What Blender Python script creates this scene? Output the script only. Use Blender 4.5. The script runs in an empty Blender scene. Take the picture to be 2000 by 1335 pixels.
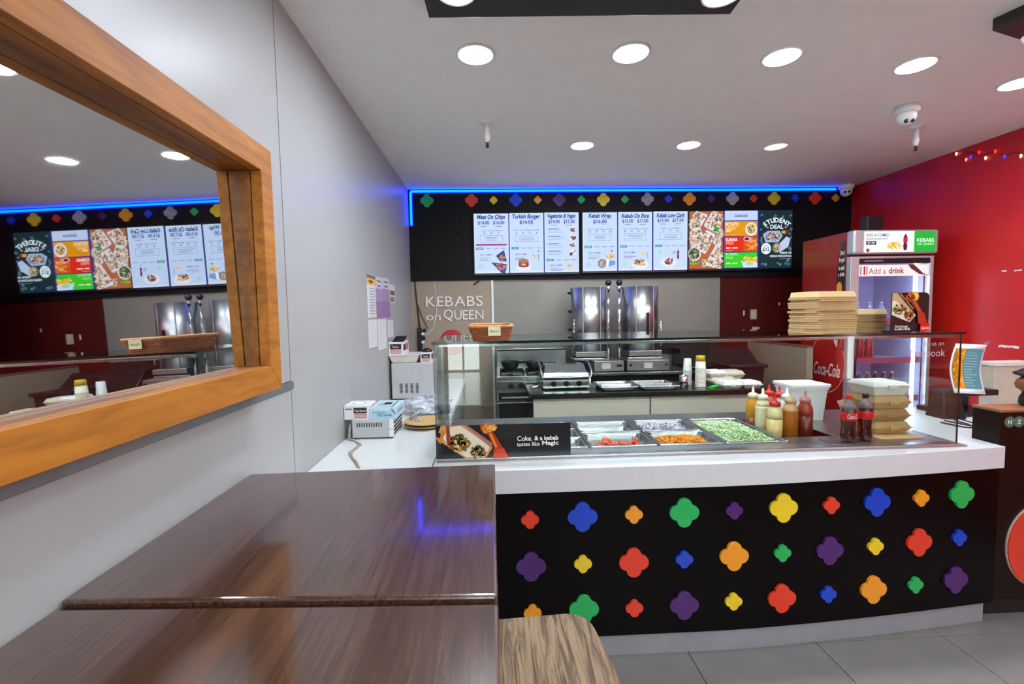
import bpy, bmesh, math, random
from mathutils import Vector, Matrix, Euler
random.seed(7)
R = math.radians
scene = bpy.context.scene
col = scene.collection

# ---------------------------------------------------------------- camera
F_PX = 900.3
cam = bpy.data.cameras.new('camera')
cam.sensor_width = 36.0
cam.lens = F_PX / 2000 * 36
cam.clip_start = 0.02
camo = bpy.data.objects.new('camera', cam)
col.objects.link(camo)
CAM = Vector((0, 0, 1.5))
PITCH, YAW, ROLL = -.0639, .0429, -.0172
fw = Vector((math.sin(YAW) * math.cos(PITCH), math.cos(YAW) * math.cos(PITCH), math.sin(PITCH)))
rt = Vector((math.cos(YAW), -math.sin(YAW), 0))
up = rt.cross(fw)
ra = rt * math.cos(ROLL) + up * math.sin(ROLL)
ub = -rt * math.sin(ROLL) + up * math.cos(ROLL)
m = Matrix((ra, ub, -fw)).transposed().to_4x4()
m.translation = CAM
camo.matrix_world = m
scene.camera = camo

def at(x, y, X=None, Y=None, Z=None):
    """a point of the place seen at a pixel, on a wall, bench or shelf of known position"""
    d = ra * ((x - 1000) / F_PX) - ub * ((y - 667.5) / F_PX) + fw
    t = X / d.x if X is not None else Y / d.y if Y is not None else (Z - 1.5) / d.z
    return CAM + d * t

# ---------------------------------------------------------------- world and exposure
world = bpy.data.worlds.new('world')
scene.world = world
world.use_nodes = True
bg = world.node_tree.nodes['Background']
bg.inputs[0].default_value = (.93, .97, 1, 1)
bg.inputs[1].default_value = 9.0
vs = scene.view_settings
vs.view_transform = 'Standard'
vs.look = 'None'
vs.exposure = 0.12
vs.gamma = 1
vs.use_curve_mapping = False
scene.cycles.transparent_max_bounces = 24
scene.cycles.max_bounces = 10
scene.cycles.diffuse_bounces = 5
LAMP = 190.0

# ---------------------------------------------------------------- materials
def lin(h):
    if not isinstance(h, str):
        return h
    h = h.lstrip('#')
    o = []
    for i in (0, 2, 4):
        c = int(h[i:i + 2], 16) / 255
        o.append(c / 12.92 if c <= .04045 else ((c + .055) / 1.055) ** 2.4)
    return tuple(o)

MATS = {}
def mat(name, base, rough=.5, metal=0, var=.06, scale=30, stretch=None, bump=0, coat=0, trans=0, emit=None, estr=0, spec=None, alpha=None):
    """principled material whose colour and gloss vary with procedural noise"""
    if name in MATS:
        return MATS[name]
    m = bpy.data.materials.new(name)
    m.use_nodes = True
    nt = m.node_tree
    b = nt.nodes['Principled BSDF']
    base = lin(base)
    tc = nt.nodes.new('ShaderNodeTexCoord')
    mp = nt.nodes.new('ShaderNodeMapping')
    if stretch:
        mp.inputs['Scale'].default_value = stretch
    nz = nt.nodes.new('ShaderNodeTexNoise')
    nz.inputs['Scale'].default_value = scale
    nz.inputs['Detail'].default_value = 4
    nt.links.new(tc.outputs['Object'], mp.inputs[0])
    nt.links.new(mp.outputs[0], nz.inputs['Vector'])
    rp = nt.nodes.new('ShaderNodeValToRGB')
    rp.color_ramp.elements[0].position = .3
    rp.color_ramp.elements[1].position = .7
    rp.color_ramp.elements[0].color = tuple(c * (1 - var) for c in base) + (1,)
    rp.color_ramp.elements[1].color = tuple(min(1, c * (1 + var)) for c in base) + (1,)
    nt.links.new(nz.outputs['Fac'], rp.inputs[0])
    nt.links.new(rp.outputs[0], b.inputs['Base Color'])
    b.inputs['Roughness'].default_value = rough
    b.inputs['Metallic'].default_value = metal
    b.inputs['Coat Weight'].default_value = coat
    b.inputs['Coat Roughness'].default_value = .08
    b.inputs['Transmission Weight'].default_value = trans
    if spec is not None:
        b.inputs['Specular IOR Level'].default_value = spec
    if alpha is not None:
        b.inputs['Alpha'].default_value = alpha
    if emit is not None:
        b.inputs['Emission Color'].default_value = lin(emit) + (1,)
        b.inputs['Emission Strength'].default_value = estr
    if bump:
        bp = nt.nodes.new('ShaderNodeBump')
        bp.inputs['Strength'].default_value = bump
        bp.inputs['Distance'].default_value = .004
        nt.links.new(nz.outputs['Fac'], bp.inputs['Height'])
        nt.links.new(bp.outputs[0], b.inputs['Normal'])
    MATS[name] = m
    return m

def glass_mat(name, tint=(.93, .97, .95), ior=1.5, rough=0.0):
    if name in MATS:
        return MATS[name]
    m = bpy.data.materials.new(name)
    m.use_nodes = True
    nt = m.node_tree
    nt.nodes.remove(nt.nodes['Principled BSDF'])
    out = nt.nodes['Material Output']
    tr = nt.nodes.new('ShaderNodeBsdfTransparent')
    tr.inputs[0].default_value = tint + (1,)
    gl = nt.nodes.new('ShaderNodeBsdfGlossy')
    gl.inputs['Roughness'].default_value = rough
    lw = nt.nodes.new('ShaderNodeLayerWeight')
    lw.inputs[0].default_value = .5
    pw = nt.nodes.new('ShaderNodeMath'); pw.operation = 'POWER'; pw.inputs[1].default_value = 5
    fr = nt.nodes.new('ShaderNodeMath'); fr.operation = 'MULTIPLY_ADD'; fr.inputs[1].default_value = .955; fr.inputs[2].default_value = .045
    nt.links.new(lw.outputs['Facing'], pw.inputs[0])
    nt.links.new(pw.outputs[0], fr.inputs[0])
    mx = nt.nodes.new('ShaderNodeMixShader')
    nt.links.new(fr.outputs[0], mx.inputs[0])
    nt.links.new(tr.outputs[0], mx.inputs[1])
    nt.links.new(gl.outputs[0], mx.inputs[2])
    nt.links.new(mx.outputs[0], out.inputs[0])
    MATS[name] = m
    return m

def wood_mat(name, c0, c1, rough, stretch, scale=3, bump=.15, coat=0, dist=6, bumpd=.003):
    m = bpy.data.materials.new(name)
    m.use_nodes = True
    nt = m.node_tree
    b = nt.nodes['Principled BSDF']
    tc = nt.nodes.new('ShaderNodeTexCoord')
    mp = nt.nodes.new('ShaderNodeMapping')
    mp.inputs['Scale'].default_value = stretch
    n1 = nt.nodes.new('ShaderNodeTexNoise')
    n1.inputs['Scale'].default_value = scale
    n1.inputs['Detail'].default_value = 8
    n1.inputs['Distortion'].default_value = dist * .1
    nt.links.new(tc.outputs['Object'], mp.inputs[0])
    nt.links.new(mp.outputs[0], n1.inputs['Vector'])
    rp = nt.nodes.new('ShaderNodeValToRGB')
    rp.color_ramp.elements[0].position = .32
    rp.color_ramp.elements[1].position = .68
    rp.color_ramp.elements[0].color = lin(c0) + (1,)
    rp.color_ramp.elements[1].color = lin(c1) + (1,)
    nt.links.new(n1.outputs['Fac'], rp.inputs[0])
    nt.links.new(rp.outputs[0], b.inputs['Base Color'])
    b.inputs['Roughness'].default_value = rough
    b.inputs['Coat Weight'].default_value = coat
    b.inputs['Coat Roughness'].default_value = .08
    bp = nt.nodes.new('ShaderNodeBump')
    bp.inputs['Strength'].default_value = bump
    bp.inputs['Distance'].default_value = bumpd
    nt.links.new(n1.outputs['Fac'], bp.inputs['Height'])
    nt.links.new(bp.outputs[0], b.inputs['Normal'])
    MATS[name] = m
    return m

def attr_mat(name, rough=.5, emit=0, coat=0, spec=.5):
    """flat print: colour from the mesh's own print colours"""
    m = bpy.data.materials.new(name)
    m.use_nodes = True
    nt = m.node_tree
    b = nt.nodes['Principled BSDF']
    at_ = nt.nodes.new('ShaderNodeAttribute')
    at_.attribute_name = 'Col'
    if emit:
        b.inputs['Base Color'].default_value = (.01, .01, .01, 1)
        nt.links.new(at_.outputs['Color'], b.inputs['Emission Color'])
        b.inputs['Emission Strength'].default_value = emit
    else:
        nt.links.new(at_.outputs['Color'], b.inputs['Base Color'])
    b.inputs['Roughness'].default_value = rough
    b.inputs['Coat Weight'].default_value = coat
    b.inputs['Specular IOR Level'].default_value = spec
    MATS[name] = m
    return m

M_PRINT = attr_mat('print_matte', .55)
M_PRINTG = attr_mat('print_gloss', .2, coat=.3)
M_SCREEN = attr_mat('print_screen', .5, emit=1.0, spec=.08)
M_LITPRINT = attr_mat('print_backlit', .5, emit=1.1, spec=.1)

W_WHITE = mat('wall_white', '#a6a7a4', .38, var=.02, scale=6)
CEIL = mat('ceiling_white', '#eeeeea', .8, var=.02, scale=8)
RED = mat('wall_red', '#c01a12', .45, var=.08, scale=5)
DKRED = mat('wall_dark_red', '#4a0f0c', .5, var=.1, scale=5, spec=.15)
BLACK = mat('fascia_black', '#131112', .5, var=.2, scale=12, spec=.15)
GLOSSBLK = mat('gloss_black', '#0a0606', .3, var=.1, scale=9, spec=.12)
BEIGE = mat('laminate_beige', '#a3917e', .4, var=.04, scale=60)
OLIVE = mat('laminate_stone', '#8f8470', .4, var=.05, scale=50)
STEEL = mat('stainless', '#b9b9b8', .24, 1, var=.08, scale=18, stretch=(1, 1, 12))
STEELB = mat('stainless_brushed', '#a9a7a4', .36, 1, var=.08, scale=14, stretch=(14, 1, 1))
WALLST = mat('steel_wall_sheet', '#8a877f', .5, .6, var=.05, scale=5)
CHROME = mat('chrome', '#d8d8d8', .1, 1, var=.03)
DARKM = mat('dark_metal', '#26231f', .4, .7, var=.15)
CAST = mat('cast_iron', '#17171a', .5, .4, var=.2)
PLBLACK = mat('plastic_black', '#121214', .4, 0, var=.15)
PLWHITE = mat('plastic_white', '#e6e6e4', .4, 0, var=.02)
PLGREY = mat('plastic_grey', '#b9b9ba', .45, 0, var=.03)
COUNTERW = mat('counter_white', '#d3d3d4', .3, 0, var=.02, coat=.2)
SILVER = mat('silver_paint', '#b9babd', .35, .5, var=.03)
KICK = mat('kick_aluminium', '#9a9da1', .4, .2, var=.06, scale=8)
ALU = mat('aluminium_trim', '#9fa3a4', .35, .7, var=.05)
KRAFT = mat('kraft_board', '#bd9a68', .75, 0, var=.08, scale=40)
KRAFTD = mat('kraft_board_dark', '#a27f50', .8, 0, var=.08, scale=40)
BAGASSE = mat('bagasse_white', '#e4e2db', .7, 0, var=.03, scale=60)
BAGASSEC = mat('bagasse_cream', '#d3c9b4', .75, 0, var=.05, scale=60)
PAPER = mat('paper_white', '#d9d8d6', .7, 0, var=.02)
BENCHW = mat('bench_white', '#dedfdc', .25, 0, var=.02)
BENCHD = mat('bench_dark_steel', '#4a4743', .22, .8, var=.1)
TABLE = wood_mat('table_wenge', '#38221a', '#5a3b2b', .24, (60, 2.5, 60), 2.2, .02, coat=1.0)
FRAME = wood_mat('frame_timber', '#96590c', '#bd7816', .6, (20, 2.5, 20), 2.0, .06)
FRAMED = wood_mat('frame_timber_inner', '#7a460f', '#a0661e', .5, (20, 2.5, 20), 2.0, .08)
STOOLW = wood_mat('stool_elm', '#5c4530', '#8f7554', .6, (42, 4.0, 10), 1.6, 1.0, dist=10, bumpd=.010)
STOOLW.node_tree.nodes['Color Ramp'].color_ramp.elements[0].position = .38
STOOLW.node_tree.nodes['Color Ramp'].color_ramp.elements[1].position = .55
GLASS = glass_mat('glass_clear')
GLASSF = glass_mat('glass_fridge', (.93, .94, .97))
GEDGE = mat('glass_edge_green', '#16211d', .12, 0, var=.1, coat=.5)
MIRROR = mat('mirror_silver', '#dfe2e2', .015, 1, var=.005)
TILE = mat('floor_tile_grey', '#787672', .35, 0, var=.07, scale=7)
GROUT = mat('grout_dark', '#3a3836', .8, 0, var=.05)
WICKER = mat('wicker', '#9a5527', .5, 0, var=.25, scale=70)
WICKERL = mat('wicker_light', '#c28449', .5, 0, var=.2, scale=70)
LEDM = mat('led_blue', '#0a3cff', .3, emit=(0, .055, 1), estr=11)
LEDHALO = mat('led_halo_blue', '#06149a', .3, emit='#0018ff', estr=1.2)  # blue halo around the LED, put into a glowing surface
QC = {'r': mat('acrylic_red', '#e23a1c', .25, var=.03, coat=.3), 'b': mat('acrylic_blue', '#0a3fc0', .25, var=.03, coat=.3),
      'o': mat('acrylic_orange', '#f09a1c', .25, var=.03, coat=.3), 'g': mat('acrylic_green', '#1fae55', .25, var=.03, coat=.3),
      'p': mat('acrylic_purple', '#4a1a66', .25, var=.03, coat=.3), 'y': mat('acrylic_yellow', '#eccb1c', .25, var=.03, coat=.3),
      's': mat('acrylic_silver_sheen', '#b8b8bc', .15, .8, var=.2), 'w': mat('acrylic_pale_sheen', '#a9a49a', .3, var=.15)}  # silver and pale: glossy reflections on worn purple shapes, put into the colour
QE = mat('acrylic_edge_cream', '#c9b98a', .4, var=.05)

# ---------------------------------------------------------------- builders
def tag(o, label=None, cat=None, group=None, kind=None):
    if label: o['label'] = label
    if cat: o['category'] = cat
    if group: o['group'] = group
    if kind: o['kind'] = kind
    return o

def thing(name, label, cat, loc=(0, 0, 0), rz=0, group=None):
    o = bpy.data.objects.new(name, None)
    o.empty_display_size = .05
    col.objects.link(o)
    o.location = loc
    o.rotation_euler = (0, 0, rz)
    return tag(o, label, cat, group)

def wloc(o):
    v = Vector((0, 0, 0))
    while o:
        v += o.location
        o = o.parent
    return v

class MB:
    def __init__(s):
        s.v, s.f, s.sm = [], [], []
    def add(s, vs, fs, smooth=False):
        k = len(s.v)
        s.v += [tuple(v) for v in vs]
        s.f += [tuple(i + k for i in f) for f in fs]
        s.sm += [smooth] * len(fs)
        return s
    def box(s, x0, x1, y0, y1, z0, z1):
        return s.hexa([(x0, y0), (x1, y0), (x1, y1), (x0, y1)], z0, [(x0, y0), (x1, y0), (x1, y1), (x0, y1)], z1)
    def hexa(s, a, z0, b, z1):
        v = [(x, y, z0) for x, y in a] + [(x, y, z1) for x, y in b]
        return s.add(v, [(3, 2, 1, 0), (4, 5, 6, 7), (0, 1, 5, 4), (1, 2, 6, 5), (2, 3, 7, 6), (3, 0, 4, 7)])
    def taper(s, cx, cy, z0, z1, w0, d0, w1, d1):
        q = lambda w, d: [(cx - w / 2, cy - d / 2), (cx + w / 2, cy - d / 2), (cx + w / 2, cy + d / 2), (cx - w / 2, cy + d / 2)]
        return s.hexa(q(w0, d0), z0, q(w1, d1), z1)
    def lathe(s, prof, c=(0, 0, 0), n=20, axis='z', smooth=True):
        v, f = [], []
        for r, z in prof:
            for i in range(n):
                a = 2 * math.pi * i / n
                p = (r * math.cos(a), r * math.sin(a), z)
                if axis == 'y': p = (p[0], p[2], p[1])
                if axis == 'x': p = (p[2], p[0], p[1])
                v.append((p[0] + c[0], p[1] + c[1], p[2] + c[2]))
        for j in range(len(prof) - 1):
            for i in range(n):
                k = (i + 1) % n
                q = (j * n + i, j * n + k, (j + 1) * n + k, (j + 1) * n + i)
                f.append(q if axis != 'y' else q[::-1])
        s.add(v, f, smooth)
        caps = [tuple(range(n))[::-1], tuple((len(prof) - 1) * n + i for i in range(n))]
        k = len(s.v) - len(v)
        for j, cp in enumerate(caps):
            if prof[0 if j == 0 else -1][0] > 1e-6:
                cp = cp if axis != 'y' else cp[::-1]
                s.f.append(tuple(i + k for i in cp)); s.sm.append(False)
        return s
    def cyl(s, c, r, h, n=20, axis='z', r2=None):
        return s.lathe([(r, 0), (r if r2 is None else r2, h)], c, n, axis)
    def tube(s, pts, r, n=8):
        pts = [Vector(p) for p in pts]
        v, f = [], []
        nrm = None
        for i, p in enumerate(pts):
            t = (pts[min(i + 1, len(pts) - 1)] - pts[max(i - 1, 0)]).normalized()
            if nrm is None:
                nrm = t.orthogonal().normalized()
            else:
                nrm = (nrm - t * nrm.dot(t)).normalized()
            b = t.cross(nrm)
            for k in range(n):
                a = 2 * math.pi * k / n
                v.append(p + nrm * (r * math.cos(a)) + b * (r * math.sin(a)))
        for j in range(len(pts) - 1):
            for i in range(n):
                k = (i + 1) % n
                f.append((j * n + i, j * n + k, (j + 1) * n + k, (j + 1) * n + i))
        s.add(v, f, True)
        k = len(s.v) - len(v)
        s.f += [tuple(k + i for i in range(n))[::-1], tuple(k + (len(pts) - 1) * n + i for i in range(n))]
        s.sm += [False, False]
        return s
    def prism(s, poly, axis, c0, c1, smooth=False):
        n = len(poly)
        mk = {'y': lambda a, b, c: (a, c, b), 'x': lambda a, b, c: (c, a, b), 'z': lambda a, b, c: (a, b, c)}[axis]
        v = [mk(a, b, c0) for a, b in poly] + [mk(a, b, c1) for a, b in poly]
        s.add(v, [tuple(range(n))[::-1], tuple(range(n, 2 * n))])
        k = len(s.v) - 2 * n
        for i in range(n):
            j = (i + 1) % n
            s.f.append((k + i, k + j, k + n + j, k + n + i)); s.sm.append(smooth)
        return s
    def grid(s, fn, nu, nv, smooth=True):
        v = [fn(i / nu, j / nv) for j in range(nv + 1) for i in range(nu + 1)]
        f = [(j * (nu + 1) + i, j * (nu + 1) + i + 1, (j + 1) * (nu + 1) + i + 1, (j + 1) * (nu + 1) + i) for j in range(nv) for i in range(nu)]
        return s.add(v, f, smooth)
    def ball(s, c, r, n=14, sz=1):
        pr = [(r * math.sin(math.pi * i / 8), -r * sz * math.cos(math.pi * i / 8)) for i in range(9)]
        pr[0] = (1e-7, pr[0][1]); pr[-1] = (1e-7, pr[-1][1])
        return s.lathe(pr, c, n)
    def build(s, name, material, parent=None, world=True, bevel=0, seg=2, solid=0):
        off = wloc(parent) if (parent and world) else Vector((0, 0, 0))
        loc = Vector((0, 0, 0))
        if parent is None:
            xs = [v[0] for v in s.v]; ys = [v[1] for v in s.v]; zs = [v[2] for v in s.v]
            loc = Vector(((min(xs) + max(xs)) / 2, (min(ys) + max(ys)) / 2, min(zs)))
            off = loc
        me = bpy.data.meshes.new(name)
        me.from_pydata([(v[0] - off.x, v[1] - off.y, v[2] - off.z) for v in s.v], [], s.f)
        me.polygons.foreach_set('use_smooth', s.sm)
        bm = bmesh.new(); bm.from_mesh(me)
        bmesh.ops.recalc_face_normals(bm, faces=bm.faces)
        bm.to_mesh(me); bm.free()
        me.update()
        me.materials.append(material)
        o = bpy.data.objects.new(name, me)
        col.objects.link(o)
        o.location = loc
        if parent: o.parent = parent
        if solid:
            md = o.modifiers.new('solid', 'SOLIDIFY'); md.thickness = solid; md.offset = 0
        if bevel:
            md = o.modifiers.new('bevel', 'BEVEL'); md.width = bevel; md.segments = seg; md.limit_method = 'ANGLE'; md.angle_limit = R(40)
        return o

def struct(o):
    o['kind'] = 'structure'
    return o

def boxo(name, material, b, parent=None, bevel=0, world=True):
    return MB().box(*b).build(name, material, parent, world=world, bevel=bevel)

def copy_tree(o, parent=None):
    c = o.copy()
    col.objects.link(c)
    c.parent = parent
    for ch in [k for k in CHILD.get(o.name, list(o.children))]:
        copy_tree(ch, c)
    return c
CHILD = {}

TXT = {}
def text_geo(s, bold=0, shear=0, space=1):
    k = (s, bold, shear, space)
    if k in TXT: return TXT[k]
    cu = bpy.data.curves.new('t', 'FONT')
    cu.body = s; cu.size = 1; cu.align_x = 'CENTER'; cu.align_y = 'CENTER'
    cu.offset = bold; cu.shear = shear; cu.resolution_u = 3; cu.space_character = space
    o = bpy.data.objects.new('t', cu)
    col.objects.link(o)
    dg = bpy.context.evaluated_depsgraph_get()
    dg.update()
    me = o.evaluated_get(dg).to_mesh()
    vs_ = [(v.co.x, v.co.y) for v in me.vertices]
    fs_ = [tuple(p.vertices) for p in me.polygons]
    o.evaluated_get(dg).to_mesh_clear()
    bpy.data.objects.remove(o); bpy.data.curves.remove(cu)
    TXT[k] = (vs_, fs_)
    return TXT[k]

class PR:
    """flat print on a surface: origin, u axis, v axis; layers stacked by hair-thin steps"""
    def __init__(s, o, u, v, step=.00025):
        s.o, s.u, s.vx = Vector(o), Vector(u).normalized(), Vector(v).normalized()
        s.n = s.u.cross(s.vx)
        s.V, s.F, s.C, s.k, s.step = [], [], [], 1, step
    def raw(s, vs_, fs_, c):
        c = lin(c)
        b = len(s.V)
        h = s.k * s.step
        s.V += [s.o + s.u * x + s.vx * y + s.n * h for x, y in vs_]
        for f in fs_:
            s.F.append(tuple(i + b for i in f)); s.C.append(c)
        s.k += 1
        return s
    def rect(s, x0, y0, x1, y1, c):
        return s.raw([(x0, y0), (x1, y0), (x1, y1), (x0, y1)], [(0, 1, 2, 3)], c)
    def poly(s, p, c):
        return s.raw(p, [tuple(range(len(p)))], c)
    def ell(s, cx, cy, rx, ry, c, n=24, rot=0):
        p = []
        for i in range(n):
            a = 2 * math.pi * i / n
            x, y = rx * math.cos(a), ry * math.sin(a)
            p.append((cx + x * math.cos(rot) - y * math.sin(rot), cy + x * math.sin(rot) + y * math.cos(rot)))
        return s.poly(p, c)
    def ring(s, cx, cy, r, w, c, n=28, ry=None):
        ry = ry or r
        k = ry / r
        v = [((r - (w if j else 0)) * math.cos(2 * math.pi * i / n) + cx, (r - (w if j else 0)) * k * math.sin(2 * math.pi * i / n) + cy) for j in (0, 1) for i in range(n)]
        return s.raw(v, [(i, (i + 1) % n, n + (i + 1) % n, n + i) for i in range(n)], c)
    def frame(s, x0, y0, x1, y1, w, c):
        for b in ((x0, y0, x1, y0 + w), (x0, y1 - w, x1, y1), (x0, y0, x0 + w, y1), (x1 - w, y0, x1, y1)):
            s.rect(*b, c); s.k -= 1
        s.k += 1
        return s
    def line(s, x0, y0, x1, y1, w, c):
        d = Vector((x1 - x0, y1 - y0)).normalized()
        a, b = -d.y * w / 2, d.x * w / 2
        return s.poly([(x0 - a, y0 - b), (x1 - a, y1 - b), (x1 + a, y1 + b), (x0 + a, y0 + b)], c)
    def blob(s, cx, cy, rx, ry, c, n=12, j=.2, rot=0):
        p = []
        for i in range(n):
            a = 2 * math.pi * i / n
            q = 1 + random.uniform(-j, j)
            x, y = rx * q * math.cos(a), ry * q * math.sin(a)
            p.append((cx + x * math.cos(rot) - y * math.sin(rot), cy + x * math.sin(rot) + y * math.cos(rot)))
        return s.poly(p, c)
    def scatter(s, cx, cy, rx, ry, cols, n, sz, asp=2.2):
        k0 = s.k
        for i in range(n):
            a = random.uniform(0, 6.283); q = math.sqrt(random.random())
            s.k = k0 + 1 + i % 6
            s.blob(cx + rx * q * math.cos(a), cy + ry * q * math.sin(a), sz * random.uniform(.6, 1.2), sz / asp * random.uniform(.7, 1.2), random.choice(cols), 7, .25, random.uniform(0, 3.14))
        s.k = k0 + 8
        return s
    def text(s, t, x, y, size, c, bold=.012, shear=0, rot=0, width=None, space=1):
        vs_, fs_ = text_geo(t, bold, shear, space)
        if not vs_: return s
        xs = [v[0] for v in vs_]; ys = [v[1] for v in vs_]
        mx, my = (min(xs) + max(xs)) / 2, (min(ys) + max(ys)) / 2
        kx = width / (max(xs) - min(xs)) if width else size
        co, si = math.cos(rot), math.sin(rot)
        o = []
        for a, b in vs_:
            a, b = (a - mx) * kx, (b - my) * size
            o.append((x + a * co - b * si, y + a * si + b * co))
        return s.raw(o, fs_, c)
    def lines(s, x0, x1, y, n, gap, w, c, align='l'):
        for i in range(n):
            L = (x1 - x0) * random.uniform(.55, 1)
            a = x0 if align == 'l' else (x0 + x1) / 2 - L / 2
            s.rect(a, y - i * gap - w / 2, a + L, y - i * gap + w / 2, c); s.k -= 1
        s.k += 1
        return s
    def build(s, name, material, parent=None):
        off = wloc(parent) if parent else Vector((0, 0, 0))
        me = bpy.data.meshes.new(name)
        me.from_pydata([tuple(v - off) for v in s.V], [], s.F)
        ca = me.color_attributes.new('Col', 'FLOAT_COLOR', 'CORNER')
        i = 0
        for f, c in zip(s.F, s.C):
            for _ in f:
                ca.data[i].color = (c[0], c[1], c[2], 1); i += 1
        me.update()
        me.materials.append(material)
        o = bpy.data.objects.new(name, me)
        col.objects.link(o)
        if parent: o.parent = parent
        return o

# ================================================================ the room
XL, XR, YB, ZC, YF = -.785, 3.65, 4.62, 2.70, -3.6
fl = struct(boxo('floor', GROUT, (XL - .12, XR + .12, YF, YB + .1, -.06, -.004)))
tile = None
for ix in range(-3, 6):
    for iy in range(-3, 5):
        x0, y0 = .834 + .592 * (ix - 0), 1.32 + .6 * (iy - 1)
        x1, y1 = x0 + .589, y0 + .597
        if x0 < XL or x1 > XR + .02: continue
        if tile is None:
            tile = MB().box(-.2945, .2945, -.2985, .2985, 0, .005).build('tile', TILE, fl, world=False, bevel=.0012, seg=1)
            t_ = tile
        else:
            t_ = tile.copy(); col.objects.link(t_); t_.parent = fl
        t_.location = Vector(((x0 + x1) / 2, (y0 + y1) / 2, -.005)) - fl.location
ceil = struct(boxo('ceiling', CEIL, (XL - .12, XR + .12, YF, YB + .1, ZC, ZC + .1)))

wl = struct(boxo('wall_left', W_WHITE, (XL - .14, XL - .012, YF, YB + .1, 0, ZC)))
boxo('wall_panel', W_WHITE, (XL - .012, XL, 1.818, YB, 0, ZC), wl, .001)
boxo('wall_panel', W_WHITE, (XL - .012, XL, YF, 1.812, 1.25, ZC), wl, .001)
boxo('wall_panel', W_WHITE, (XL - .012, XL, YF, 1.812, 0, 1.215), wl, .001)
boxo('wall_channel', ALU, (XL - .012, XL + .004, YF, 1.83, 1.217, 1.248), wl)

wb = struct(boxo('wall_back', W_WHITE, (XL - .14, XR + .12, YB, YB + .1, 0, ZC)))
boxo('sign_panel', BEIGE, (XL, .0, 4.595, YB, 0, 1.83), wb)
boxo('panel_edge_strip', PLWHITE, (.0, .022, 4.585, YB, .3, 1.83), wb)
boxo('steel_sheet', WALLST, (.022, 2.322, 4.61, YB, 0, 1.83), wb)
boxo('red_panel', DKRED, (2.324, XR, 4.605, YB, 0, 1.83), wb)
fas = boxo('fascia', BLACK, (XL, XR, 4.575, YB, 1.822, 2.70), wb)
# the red wall, with a side window well behind the photographer
wr = struct(MB().box(XR, XR + .12, -.29, YB + .1, 0, ZC).box(XR, XR + .12, YF, -.73, 0, ZC).box(XR, XR + .12, -.73, -.29, 0, .74).box(XR, XR + .12, -.73, -.29, 2.1, ZC).box(XR, XR + .12, -.50, -.365, .74, 2.1).build('wall_right', RED))
struct(boxo('window_2', GLASS, (XR + .05, XR + .056, -.73, -.29, .74, 2.1)))
# shop front behind the photographer: left window, plus unseen high opening added to light the ceiling
wf = struct(MB().box(XL - .12, -.74, YF - .1, YF, 0, ZC).box(-.22, .2, YF - .1, YF, 0, ZC).box(3.4, XR + .12, YF - .1, YF, 0, ZC).box(.2, 3.4, YF - .1, YF, 0, 1.95).box(.2, 3.4, YF - .1, YF, 2.62, ZC)
            .box(-.74, -.22, YF - .1, YF, 0, .56).box(-.74, -.22, YF - .1, YF, 2.62, ZC).build('wall_front', mat('shopfront_dark', '#3b3431', .6)))
wn = struct(MB().box(-.74, -.22, YF - .06, YF - .054, .56, 2.62).box(.2, 3.4, YF - .06, YF - .054, 1.95, 2.62).build('window_and_added_opening', GLASS))
boxo('mullion', ALU, (-.50, -.47, YF - .08, YF - .03, .56, 2.62), wn)
boxo('mullion', ALU, (-.74, -.22, YF - .08, YF - .03, 1.0, 1.05), wn)

# paint chips on the red wall
for k, (px, py, L, h_) in enumerate(((1961, 529, .03, .013), (1988, 528, .045, .013), (1970, 677, .13, .022), (1716, 606, .02, .02))):
    p = at(px, py, X=XR)
    pts = [(p.y + L * (i / 9 - .5) , p.z + h_ * random.uniform(.25, .6)) for i in range(10)] + [(p.y + L * (.5 - i / 9), p.z - h_ * random.uniform(.1, .5)) for i in range(10)]
    MB().prism(pts, 'x', XR - .001, XR).build('paint_chip', PAPER, wr)

# ---------------------------------------------------------------- quatrefoils
def qpoly(r, n=9):
    """four-lobed flower outline: a big cross of round lobes"""
    d, q = r * .485, r * .515
    p = []
    for k in range(4):
        a0 = k * math.pi / 2
        for i in range(n):
            a = a0 + R(-86.5 + 173 * i / (n - 1))
            p.append((d * math.cos(a0) + q * math.cos(a), d * math.sin(a0) + q * math.sin(a)))
    return p
QM = {}
def quatre(kind, big, parent, loc, rz=0):
    key = (kind, big)
    if key not in QM:
        r = .064 if big else .038
        t = .012
        mb = MB().prism(qpoly(r), 'y', -t, 0)
        me_o = mb.build('quatrefoil', QC[kind], parent, world=False, bevel=.0016, seg=1)
        QM[key] = me_o.data
        o = me_o
    else:
        o = bpy.data.objects.new('quatrefoil', QM[key]); col.objects.link(o)
        o.parent = parent
        md = o.modifiers.new('bevel', 'BEVEL'); md.width = .0016; md.segments = 1; md.limit_method = 'ANGLE'; md.angle_limit = R(40)
    o.location = Vector(loc) - wloc(parent)
    o.rotation_euler = (0, 0, rz)
    return o
for px, c, b in ((834, 'g', 1), (921, 'r', 1), (964, 'y', 0), (1007, 'b', 1), (1050, 'o', 0), (1092, 'p', 1), (1135, 'g', 0), (1178, 'y', 1), (1220, 'g', 0), (1264, 's', 1),
                 (1305, 'b', 0), (1346, 'o', 1), (1388, 'p', 0), (1430, 'w', 1), (1471, 'r', 0), (1511, 'y', 1), (1552, 'b', 0), (1591, 'r', 1), (1631, 'o', 0)):
    p = at(px, 392 - (px - 834) * 7 / 800, Y=4.575)
    quatre(c, b, fas, (p.x, 4.575, 2.592))
# screws on the fascia
for py in (427, 468, 505):
    p = at(892, py, Y=4.574)
    MB().lathe([(.004, 0), (.003, -.002)], (p.x, 4.575, p.z), 8, 'y').build('screw', CHROME, fas)

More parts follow.
